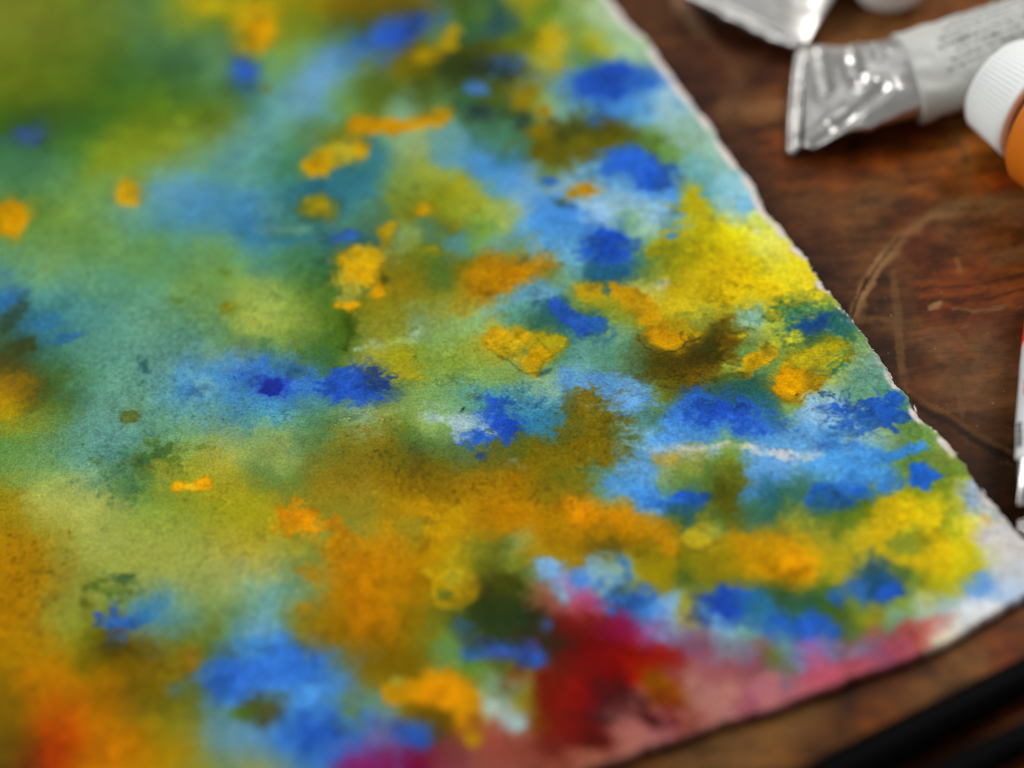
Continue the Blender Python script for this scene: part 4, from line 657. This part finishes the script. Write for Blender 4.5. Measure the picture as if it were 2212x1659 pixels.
for (vx, vy, ax_, ay_, cnt, cl) in SPECKS:
    for k in range(cnt):
        r_ = vr.uniform(1.6, 3.6) * (1.6 if vr.random() < 0.1 else 1)
        apply_dab(rgb, X, Y, n1, n2, (vx + vr.normal(0, ax_ * 0.5), vy + vr.normal(0, ay_ * 0.5), r_ * vr.uniform(1, 1.6), r_, vr.uniform(0, 90), cl, vr.uniform(0.25, 0.6), .5, .3))
# back-runs: water pushed pigment into thin, one-sided tide lines
for sd_, sc_ in ((61, 75), (62, 120), (63, 48)):
    m = fbm(mx * sc_, my * sc_, sd_, 6, 0.55)
    lev = 0.06; edge = m - lev
    line = np.exp(-np.clip(edge, 0, 9) / 0.035) * (edge > 0) * sstep(-0.1, 0.45, n3) 
    pale = np.exp(-np.clip(-edge, 0, 9) / 0.10) * (edge <= 0) * sstep(-0.1, 0.45, n3)
    rgb = rgb * (1 - 0.17 * line + 0.06 * pale)[:, None]
mott = fbm(mx * 260, my * 260, 28, 5, 0.6); mott2 = fbm(mx * 150, my * 150, 29, 5, 0.6)
rgb = rgb * (1 + 0.065 * mott[:, None] + 0.05 * mott2[:, None] * np.array([1.0, 0.35, -0.9]))
gran = fbm(mx * 1500, my * 1500, 30, 3); drift = fbm(mx * 60, my * 60, 31, 3)
rgb = rgb * (1 + 0.07 * gran * (0.7 + 0.6 * drift))[:, None]
lum = rgb.mean(axis=1, keepdims=True)
rgb = lum + (rgb - lum) * 1.03
rgb = np.clip(rgb * 1.05 - 0.016, 0.006, 0.93)
# bare torn rim along the long edge, broken where paint ran over it
SV = np.repeat(sv[:, None], nt, 1).reshape(-1); TV = np.repeat(tv[None], ns, 0).reshape(-1)
SO = np.repeat(so[:, None], nt, 1).reshape(-1); TO = np.repeat(to[None], ns, 0).reshape(-1)
nbig = np.repeat(fbm(tv * 330, tv * 0 + 2.0, 15, 3)[None], ns, 0).reshape(-1)
far = sstep(0.045, 0.105, TV)
width = 0.00015 + 0.00055 * far + 0.00030 * nbig * (1 - 0.4 * far)
edge_d = SV - SO
bare = 1 - sstep(width - 0.0003, width + 0.0002, edge_d + 0.00018 * n2)
bare *= np.clip(0.35 + 0.8 * far + 0.9 * nbig, 0, 1)
bare = np.maximum(bare, (SO > 0.0005) * 0.35)
rgb = rgb * (1 - bare[:, None]) + hexc('#dcd2cc') * bare[:, None]
tip = ((TO > 0.0003) * 0.25)[:, None]
rgb = rgb * (1 - tip) + hexc('#9a6c62') * tip
sheet = fast_grid_object('watercolour_painting', paper_P, M_PAPER)
set_colour(sheet, lin(rgb) * PAINT_GAIN)
tag(sheet, 'thick torn-edged paper sheet covered in blue, yellow and green watercolour', 'painting')
so_mod = None
# torn fibre tufts standing proud of the rim, one part
fv, ff = [], []
rs = np.random.default_rng(3)
def tuft(c, ax, rad, ln):
    b0 = len(fv); ax = ax / np.linalg.norm(ax); sde = np.cross(ax, [0, 0, 1.0]); upv = np.cross(sde, ax)
    for k, (t, r) in enumerate([(-1, .25), (-.5, .8), (.1, 1.0), (.6, .7), (1, .2)]):
        for j in range(7):
            a = 6.2832 * j / 7; rr = r * rad * rs.uniform(0.75, 1.2)
            fv.append(c + ax * t * ln + sde * math.cos(a) * rr + upv * math.sin(a) * rr * 0.7)
    for k in range(4):
        for j in range(7):
            j2 = (j + 1) % 7
            ff.append((b0 + k * 7 + j, b0 + k * 7 + j2, b0 + k * 7 + 7 + j2, b0 + k * 7 + 7 + j))
    ff.append(tuple(b0 + j for j in range(6, -1, -1))); ff.append(tuple(b0 + 28 + j for j in range(7)))
outn = np.array([-eb[0], -eb[1], 0])
spots = [(2052, 985, 1.5), (2047, 978, 0.9), (2036, 962, 1.1), (2020, 935, 1.2), (2010, 926, 0.8), (1812, 668, 1.2), (1822, 678, 0.9), (1790, 632, 1.0), (1740, 560, 1.3), (1772, 612, 0.9)]
for x, y, k in spots:
    tuft(place(x, y, ZT - 0.0003), np.array([er[0], er[1], 0.0]) + rs.normal(0, .12, 3), 0.00028 * k, 0.00042 * k)
for k in range(120):
    t = rs.uniform(0.004, 0.19); p, _ = polyline_at(Rw, np.array([t])); p = np.array([p[0][0], p[0][1], ZT - 0.00035]) + outn * rs.uniform(0.0003, 0.0008)
    tuft(p, np.array([er[0], er[1], 0.0]) + rs.normal(0, .35, 3), rs.uniform(0.00005, 0.00014), rs.uniform(0.0002, 0.0007))
tufts = mesh_object('torn_fibre', fv, ff, M_FIBRE, sheet); tufts['kind'] = 'stuff'

# ================================================================== paint tubes
def frame_path(pts, n):
    """resample a polyline of world points smoothly"""
    P = np.array(pts); d = np.concatenate([[0], np.cumsum(np.linalg.norm(np.diff(P, axis=0), axis=1))])
    t = np.linspace(0, d[-1], n)
    out = np.stack([np.interp(t, d, P[:, k]) for k in range(3)], -1)
    for _ in range(int(n * 0.06)):
        out[1:-1] = 0.25 * out[:-2] + 0.5 * out[1:-1] + 0.25 * out[2:]
    return out, t
def loft(name, spine, lateral, hw, hh, material, nseg=72, wrinkle=0.0, seed=0, dents=(), creases=(), arc=None, close=True, power=2.0, flat0=None):
    """body with an oval section (half width hw, half height hh per station) along spine; lateral[i] is its sideways direction"""
    n = len(spine); verts = []
    T = np.gradient(spine, axis=0); T /= np.linalg.norm(T, axis=1)[:, None]
    L = np.cumsum(np.concatenate([[0], np.linalg.norm(np.diff(spine, axis=0), axis=1)]))
    angs = np.linspace(0, 2 * math.pi, nseg, endpoint=False) if arc is None else np.linspace(arc[0], arc[1], nseg)
    Vt = np.zeros((n, nseg, 3))
    for i in range(n):
        lat = lateral[i] - T[i] * (lateral[i] @ T[i]); lat = lat / np.linalg.norm(lat)
        up = np.cross(lat, T[i]); up = up if up[2] > 0 else -up
        c, s = np.cos(angs), np.sin(angs)
        c = np.sign(c) * np.abs(c) ** (2 / power); s = np.sign(s) * np.abs(s) ** (2 / power)
        Vt[i] = spine[i] + lat * (hw[i] * c)[:, None] + up * (hh[i] * s)[:, None]
        if wrinkle:
            a = fbm(L[i] * 170 + 0 * angs, np.cos(angs) * 2.2 + angs * 0.3, seed, 4) * wrinkle
            a = a + fbm(L[i] * 420 + np.cos(angs) * 3.0, np.cos(angs) * 5 + L[i] * 120, seed + 2, 3) * wrinkle * 0.45
            k = min(1.0, hh[i] / 0.002)
            Vt[i] += up * (a * k * np.sign(s + 1e-6) * np.minimum(1, np.abs(s) * 2))[:, None]
    for (p, r, depth) in dents:                               # ring shaped dents pressed into the skin
        d = np.linalg.norm(Vt - np.array(p), axis=2)
        Vt[..., 2] += depth * np.exp(-((d - r) / (0.4 * r)) ** 2) - 1.1 * depth * np.exp(-(d / (0.6 * r)) ** 2)
    for (p0, p1, wd, dp) in creases:                          # long folds pressed into the foil
        p0 = np.array(p0); p1 = np.array(p1); ab = p1 - p0
        t = np.clip(((Vt - p0) @ ab) / (ab @ ab), 0, 1)
        d = np.linalg.norm((Vt - p0 - t[..., None] * ab)[..., :2], axis=2)
        Vt[..., 2] -= dp * np.exp(-(d / wd) ** 2) - 0.5 * dp * np.exp(-((d - 1.8 * wd) / wd) ** 2)
    Vt[..., 2] = np.maximum(Vt[..., 2], 0.0003)
    verts = Vt.reshape(-1, 3); faces = []
    ring = nseg if close else nseg - 1
    for i in range(n - 1):
        for j in range(ring):
            j2 = (j + 1) % nseg
            faces.append((i * nseg + j, i * nseg + j2, (i + 1) * nseg + j2, (i + 1) * nseg + j))
    if close:
        faces.append(tuple(range(nseg - 1, -1, -1))); faces.append(tuple((n - 1) * nseg + j for j in range(nseg)))
    return mesh_object(name, verts, faces, material), Vt
def lathe(name, origin, axis, profile, material, nseg=64, ridges=0, depth=0.0, ridge_span=None, z_min=0.0):
    """profile: (distance along axis, radius)"""
    ax = np.array(axis, float); ax /= np.linalg.norm(ax)
    sde = np.cross(ax, [0, 0, 1.0]); sde /= np.linalg.norm(sde); upv = np.cross(sde, ax)
    nn = nseg if not ridges else ridges * 6
    verts, faces = [], []
    for (h, r) in profile:
        for j in range(nn):
            a = 2 * math.pi * j / nn; rr = r
            if ridges and ridge_span and ridge_span[0] <= h <= ridge_span[1]:
                rr = r - depth * (0.5 - 0.5 * math.cos(ridges * a)) ** 2
            verts.append(np.array(origin) + ax * h + sde * rr * math.cos(a) + upv * rr * math.sin(a))
    for i in range(len(profile) - 1):
        for j in range(nn):
            j2 = (j + 1) % nn
            faces.append((i * nn + j, i * nn + j2, (i + 1) * nn + j2, (i + 1) * nn + j))
    if profile[0][1] > 1e-6: faces.append(tuple(range(nn - 1, -1, -1)))
    if profile[-1][1] > 1e-6: faces.append(tuple((len(profile) - 1) * nn + j for j in range(nn)))
    return mesh_object(name, verts, faces, material)
def crimp_strip(name, a, b, depth_dir, material, width=0.0019, thick=0.0011, bow=0.0006, seed=0, waves=0.0, tilt=0.0):
    """folded over end of a tube: a flat, doubled strip between a and b"""
    a = np.array(a); b = np.array(b); n = 60; d = np.array(depth_dir) / np.linalg.norm(depth_dir)
    prof = [(0, -.5), (.02, .2), (.08, .5), (.28, .56), (.32, .30), (.36, .30), (.40, .60), (.68, .60), (.72, .32), (.76, .32), (.80, .5), (.96, .42), (1, 0), (.96, -.5)]
    verts, faces = [], []
    for i in range(n):
        t = i / (n - 1); e = min(1, min(t, 1 - t) * 14 + 0.5)
        c = a + (b - a) * t - d * bow * 4 * t * (1 - t)
        wv = waves * float(fbm(np.array([t * 9.0]), np.array([2.0]), seed, 3)[0])
        for (u, v) in prof:
            verts.append(c + d * (1 - u) * width * -1.0 * e + np.array([0, 0, v * thick * e + wv - tilt * (1 - u)]))
    m = len(prof)
    for i in range(n - 1):
        for j in range(m):
            faces.append((i * m + j, i * m + (j + 1) % m, (i + 1) * m + (j + 1) % m, (i + 1) * m + j))
    faces.append(tuple(range(m - 1, -1, -1))); faces.append(tuple((n - 1) * m + j for j in range(m)))
    return mesh_object(name, verts, faces, material)
def cap_profile(r, length, taper=0.93):
    return [(0, 0), (0, r * taper * 0.82), (0.0004, r * taper * 0.93), (0.0010, r * taper), (0.0012, r * taper),
            (length * 0.5, r * (taper + 1) / 2), (length - 0.0013, r), (length - 0.0012, r * 1.01), (length - 0.0003, r * 1.015), (length, r * 0.985),
            (length, r * 0.80), (length - 0.002, r * 0.76), (length - 0.0045, r * 0.74), (length - 0.0045, 0)]

def ramp(t, pts):
    return np.interp(t, [p[0] for p in pts], [p[1] for p in pts])

# ---- silver tube with the white label
A = place(1746, 98, 0.0042); B = place(1726, 322, 0.0022)
sp, L = frame_path([(A + B) / 2, place(1850, 192, 0.0048), place(1965, 168, 0.0062), place(2150, 112, 0.0066), place(2420, 25, 0.0066)], 150)
tt = L / L[-1]
lat0 = (A - B) / np.linalg.norm(A - B)
T = np.gradient(sp, axis=0); T /= np.linalg.norm(T, axis=1)[:, None]
latn = np.cross(np.array([0, 0, 1.0]), T); latn /= np.linalg.norm(latn, axis=1)[:, None]
k = np.clip(tt / 0.25, 0, 1)[:, None]
lat = lat0 * (1 - k) + latn * k
hw = ramp(tt, [(0, np.linalg.norm(A - B) / 2), (0.08, 0.0108), (0.2, 0.0092), (0.33, 0.0076), (0.5, 0.0068), (1, 0.0066)])
hh = ramp(tt, [(0, 0.0005), (0.08, 0.0018), (0.2, 0.0038), (0.33, 0.0052), (0.5, 0.0062), (1, 0.0065)])
dent_at = place(1862, 176, 0.0085)
body, Vt = loft('body', sp, lat, hw, hh, M_FOIL, 96, wrinkle=0.0003, seed=3, creases=[(place(1772, 100, .006), place(1788, 205, .005), .0007, .0005), (place(1840, 92, .008), place(1852, 160, .008), .0007, .0006), (place(1760, 300, .004), place(1905, 222, .006), .0009, .0007), (place(1800, 262, .005), place(1880, 268, .005), .0008, .0004)], dents=[(dent_at, 0.0015, 0.0007), (place(1905, 122, 0.009), 0.0011, 0.0005), (place(1840, 115, 0.007), 0.0016, 0.0005)])
crimp = crimp_strip('crimp', A, B, T[0], M_CRIMP, width=0.0020, thick=0.0012, bow=0.0004, seed=2, waves=0.0002, tilt=0.0013)
# label sleeve: paper wrapped round the body from the foil end on
i0 = int(np.argmin(np.abs(sketch(sp)[0] - 1958)))
ls = sp[i0:i0 + 92]
lab, Lv = loft('label_sleeve', ls, lat[i0:i0 + 92], hw[i0:i0 + 92] + 0.0007, hh[i0:i0 + 92] + 0.0007, M_LABEL, 64, wrinkle=0.0006, seed=9, close=True)
# rows of small print on the sleeve, too small to read
pv, pf = [], []
rs = np.random.default_rng(8)
Lu = np.concatenate([[0], np.cumsum(np.linalg.norm(np.diff(ls, axis=0), axis=1))])
def sleeve_point(u, ph, lift=0.00006):
    i = min(np.searchsorted(Lu, u), len(Lu) - 1); i = max(i, 1); f = (u - Lu[i - 1]) / (Lu[i] - Lu[i - 1])
    j = ph / (2 * math.pi) * 64; j0 = int(math.floor(j)) % 64; g = j - math.floor(j)
    p = lambda a, b: Lv[a, b % 64]
    q = (p(i - 1, j0) * (1 - f) + p(i, j0) * f) * (1 - g) + (p(i - 1, j0 + 1) * (1 - f) + p(i, j0 + 1) * f) * g
    c = ls[i - 1] * (1 - f) + ls[i] * f; nrm = (q - c) / np.linalg.norm(q - c)
    return q + nrm * lift
def print_mark(u0, u1, p0, p1):
    b0 = len(pv)
    for (u, p) in ((u0, p0), (u1, p0), (u1, p1), (u0, p1)): pv.append(sleeve_point(u, p))
    pf.append((b0, b0 + 1, b0 + 2, b0 + 3))
top_sign = 1 if Lv[10, 16, 2] > Lv[10, 48, 2] else -1
for row in range(9):
    ph = (2.30 - 0.17 * row); ph = ph if top_sign > 0 else -ph
    u = 0.0035 + 0.0012 * (row % 3) + (0.004 if row > 5 else 0)
    while u < 0.024:
        wlen = rs.uniform(0.0004, 0.0014); v = u
        while v < u + wlen:
            g = rs.uniform(0.00010, 0.00022); hgt = rs.uniform(0.035, 0.075)
            print_mark(v, v + g, ph, ph + hgt * top_sign); v += g + 0.00012
        u += wlen + rs.uniform(0.0003, 0.0005)
for q in range(14):
    u = 0.0125 + q * 0.0008
    print_mark(u, u + 0.00045, 2.78 * top_sign, (2.78 + rs.uniform(0.16, 0.26)) * top_sign)
prt = mesh_object('printed_text', pv, pf, M_INK, smooth=False); prt['kind'] = 'stuff'
end = sp[-1]; axd = T[-1]
sh = lathe('shoulder', end, axd, [(0, 0.0066), (0.0012, 0.0064), (0.0035, 0.0040), (0.0038, 0.0032), (0.007, 0.0031)], M_FOIL)
cp = lathe('cap', end + axd * 0.014, -axd, cap_profile(0.0058, 0.0098), M_CAP, ridges=40, depth=0.0003, ridge_span=(0.0011, 0.0085))
root = empty('paint_tube', tuple(sp[70] * [1, 1, 0]))
adopt(root, [body, crimp, lab, sh, cp]); prt.parent = lab
tag(root, 'crumpled bare silver paint tube with off-white printed label, flattened end on the table', 'paint tube', 'paint tubes lying on the table')

# ---- foil tube beyond, its long crimped edge catching the light
A = place(1740, 98, 0.0022); B = place(1478, -24, 0.0042)
mid = (A + B) / 2; e = (B - A) / np.linalg.norm(B - A); perp = np.cross(e, [0, 0, 1.0]); perp /= np.linalg.norm(perp)
perp = perp if perp[1] > 0 else -perp
hw0 = np.linalg.norm(B - A) / 2
sp, L = frame_path([mid, mid + perp * 0.012 + [0, 0, 0.0018], mid + perp * 0.030 + [0.0, 0, 0.0046], mid + perp * 0.06 + [0, 0, 0.0052]], 90)
tt = L / L[-1]
hw = ramp(tt, [(0, hw0), (0.2, hw0 * 0.86), (0.5, hw0 * 0.68), (1, hw0 * 0.64)]); hh = ramp(tt, [(0, 0.0005), (0.2, 0.0026), (0.5, 0.0062), (1, 0.0078)])
body, _ = loft('body', sp, np.repeat(e[None], 90, 0), hw, hh, M_FOIL, 72, wrinkle=0.0002, seed=14)
crimp = crimp_strip('crimp', A, B, perp, M_CRIMP, width=0.0018, thick=0.0013, bow=0.0003, seed=5, waves=0.0004)
endp = sp[-1]; axd = perp
sh = lathe('shoulder', endp, axd, [(0, 0.0080), (0.0015, 0.0076), (0.004, 0.0042), (0.0042, 0.0034), (0.008, 0.0033)], M_FOIL)
cp = lathe('cap', endp + axd * 0.0145, -axd, cap_profile(0.0062, 0.0098), M_CAP, ridges=40, depth=0.0003, ridge_span=(0.0011, 0.0085))
root = empty('paint_tube', tuple(sp[45] * [1, 1, 0]))
adopt(root, [body, crimp, sh, cp])
tag(root, 'plain silver foil paint tube whose bright crimped edge touches the labelled silver tube', 'paint tube', 'paint tubes lying on the table')

# ---- tube beyond with only its white cap in sight
c0 = place(1931, -40, 0.0072); ax = np.array([0.10, 1.0, -0.10]); ax /= np.linalg.norm(ax)
cp = lathe('cap', c0, ax, cap_profile(0.0067, 0.011, 0.95), M_CAP, ridges=44, depth=0.0003, ridge_span=(0.0011, 0.0095))
nk = lathe('shoulder', c0 + ax * 0.0075, ax, [(0, 0.0034), (0.0045, 0.0034), (0.0048, 0.0042), (0.0068, 0.0066)], M_FOIL)
bd = lathe('body', c0 + ax * 0.0142, ax, [(0, 0.0066), (0.001, 0.0067), (0.030, 0.0066), (0.045, 0.0064), (0.0455, 0.0)], M_WHITE)
root = empty('paint_tube', tuple(c0 * [1, 1, 0]))
adopt(root, [cp, nk, bd])
tag(root, 'smooth round white cap of a paint tube lying behind the silver tubes', 'paint tube', 'paint tubes lying on the table')

# ---- orange tube with the ridged white cap
ax = np.array([0.50, -0.86, 0.0]); ax /= np.linalg.norm(ax)             # from the cap towards the body
rimc = place(2252, 240, 0.0104)
LEN = 0.0090
cp = lathe('cap', rimc - ax * LEN, ax, cap_profile(0.0083, LEN, 0.90), M_CAP, ridges=64, depth=0.00022, ridge_span=(0.0011, LEN - 0.0013))
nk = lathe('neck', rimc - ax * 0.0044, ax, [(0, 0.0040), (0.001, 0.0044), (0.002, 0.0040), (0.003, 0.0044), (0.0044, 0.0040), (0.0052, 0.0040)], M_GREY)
sh = lathe('shoulder', rimc + ax * 0.0006, ax, [(0, 0.0041), (0.0003, 0.0062), (0.0009, 0.0085), (0.0018, 0.0098), (0.0026, 0.0103)], M_ORANGE)
bd = lathe('body', rimc + ax * 0.0031, ax, [(0, 0.0103), (0.0006, 0.0104), (0.022, 0.0104), (0.040, 0.0100), (0.0405, 0.0)], M_ORANGE)
root = empty('paint_tube', tuple(rimc * [1, 1, 0]))
adopt(root, [cp, nk, sh, bd])
tag(root, 'orange paint tube with a finely ridged white screw cap beside the printed label', 'paint tube', 'paint tubes lying on the table')

# ---- white tube with the red band
pts = [place(2408, 1096, 0.0022), place(2408, 1040, 0.0042), place(2408, 960, 0.0062), place(2408, 820, 0.0082), place(2410, 660, 0.0086), place(2405, 560, 0.0088)]
sp, L = frame_path(pts, 120); tt = L / L[-1]
latx = np.array([1.0, 0.05, 0]); latx /= np.linalg.norm(latx)
hw = ramp(tt, [(0, 0.0122), (0.12, 0.0119), (0.3, 0.0116), (0.55, 0.0112), (0.8, 0.0106), (1, 0.0104)])
hh = ramp(tt, [(0, 0.0005), (0.12, 0.0026), (0.3, 0.0050), (0.55, 0.0072), (0.8, 0.0084), (1, 0.0086)])
yy = sketch(sp)[1]
def band(name, y_hi, y_lo, mat, grow=0.0, wr=0.00035, seed=21):
    idx = np.nonzero((yy <= y_lo) & (yy >= y_hi))[0]
    i, j = idx[0], idx[-1] + 2
    return loft(name, sp[i:j], np.repeat(latx[None], len(sp[i:j]), 0), hw[i:j] + grow, hh[i:j] + grow, mat, 72, wrinkle=wr, seed=seed)[0]
foil = band('body', 540, 1100, M_FOIL, wr=0.0005)
lab = band('label_sleeve', 545, 1012, M_WHITE, 0.0004)
red = band('red_band', 694, 778, M_RED, 0.00052)
def patch(name, y_hi, y_lo, a0, a1, mat):
    idx = np.nonzero((yy <= y_lo) & (yy >= y_hi))[0]
    i, j = max(idx[0] - 1, 0), idx[-1] + 2
    return loft(name, sp[i:j], np.repeat(-latx[None], j - i, 0), hw[i:j] + 0.00062, hh[i:j] + 0.00062, mat, 10, arc=(a0, a1), close=False)[0]
block = patch('red_print', 862, 888, 0.30, 0.75, M_RED)
marks = [patch('black_print', 948 + 11 * q, 952 + 11 * q, 0.16, 0.30, M_INK) for q in range(4)]
A = sp[0] - latx * 0.0123; B = sp[0] + latx * 0.0123
crimp = crimp_strip('crimp', A, B, sp[3] - sp[0], M_CRIMP, width=0.0022, thick=0.0014, bow=0.0002, seed=8, waves=0.0002)
axd = (sp[-1] - sp[-4]); axd /= np.linalg.norm(axd)
sh = lathe('shoulder', sp[-1], axd, [(0, 0.0092), (0.0015, 0.0086), (0.004, 0.0046), (0.0042, 0.0036), (0.008, 0.0035)], M_FOIL)
cp = lathe('cap', sp[-1] + axd * 0.0145, -axd, cap_profile(0.0068, 0.0098), M_CAP, ridges=44, depth=0.0003, ridge_span=(0.0011, 0.0085))
root = empty('paint_tube', tuple(sp[60] * [1, 1, 0]))
adopt(root, [foil, lab, red, crimp, sh, cp])
for q in [block] + marks: q.parent = lab
tag(root, 'white paint tube with a red band and foil end, beside the paper corner', 'paint tube', 'paint tubes lying on the table')

# ================================================================== brushes
def brush(p_far, p_near, r_far, r_near, label):
    p_far = np.array(p_far); p_near = np.array(p_near)
    ax = (p_far - p_near); Ld = np.linalg.norm(ax); ax /= Ld
    org = p_near - ax * 0.06
    g = (r_far - r_near) / Ld
    prof = [(0, 0), (0.0003, 0.0009), (0.004, 0.0014), (0.03, r_near * 0.86)]
    prof += [(0.06 + t, r_near + g * t) for t in np.linspace(0, Ld, 8)]
    prof += [(0.06 + Ld + 0.015, r_far * 0.92), (0.06 + Ld + 0.03, r_far * 0.8)]
    h = lathe('handle', org, ax, prof, M_BLACK, 40)
    fo = org + ax * (0.06 + Ld + 0.03)
    fr = lathe('ferrule', fo, ax, [(0, r_far * 0.84), (0.003, r_far * 0.9), (0.004, r_far * 0.82), (0.006, r_far * 0.88), (0.022, r_far * 0.66)], M_FERRULE, 32)
    br = lathe('bristles', fo + ax * 0.022, ax, [(0, r_far * 0.62), (0.006, r_far * 0.8), (0.012, r_far * 0.6), (0.018, r_far * 0.2), (0.02, 0)], M_HAIR, 32)
    root = empty('paint_brush', tuple(p_near * [1, 1, 0]))
    adopt(root, [h, fr, br])
    tag(root, label, 'paint brush', 'black-handled brushes lying on the table')
brush(place(2230, 1452, 0.0026), place(1846, 1652, 0.0031), 0.0020, 0.0025, 'glossy black brush handle lying next to the lower paper edge')
brush(place(2230, 1586, 0.0026), place(2060, 1672, 0.0028), 0.0018, 0.0020, 'black brush handle beside another, the one further from the paper')
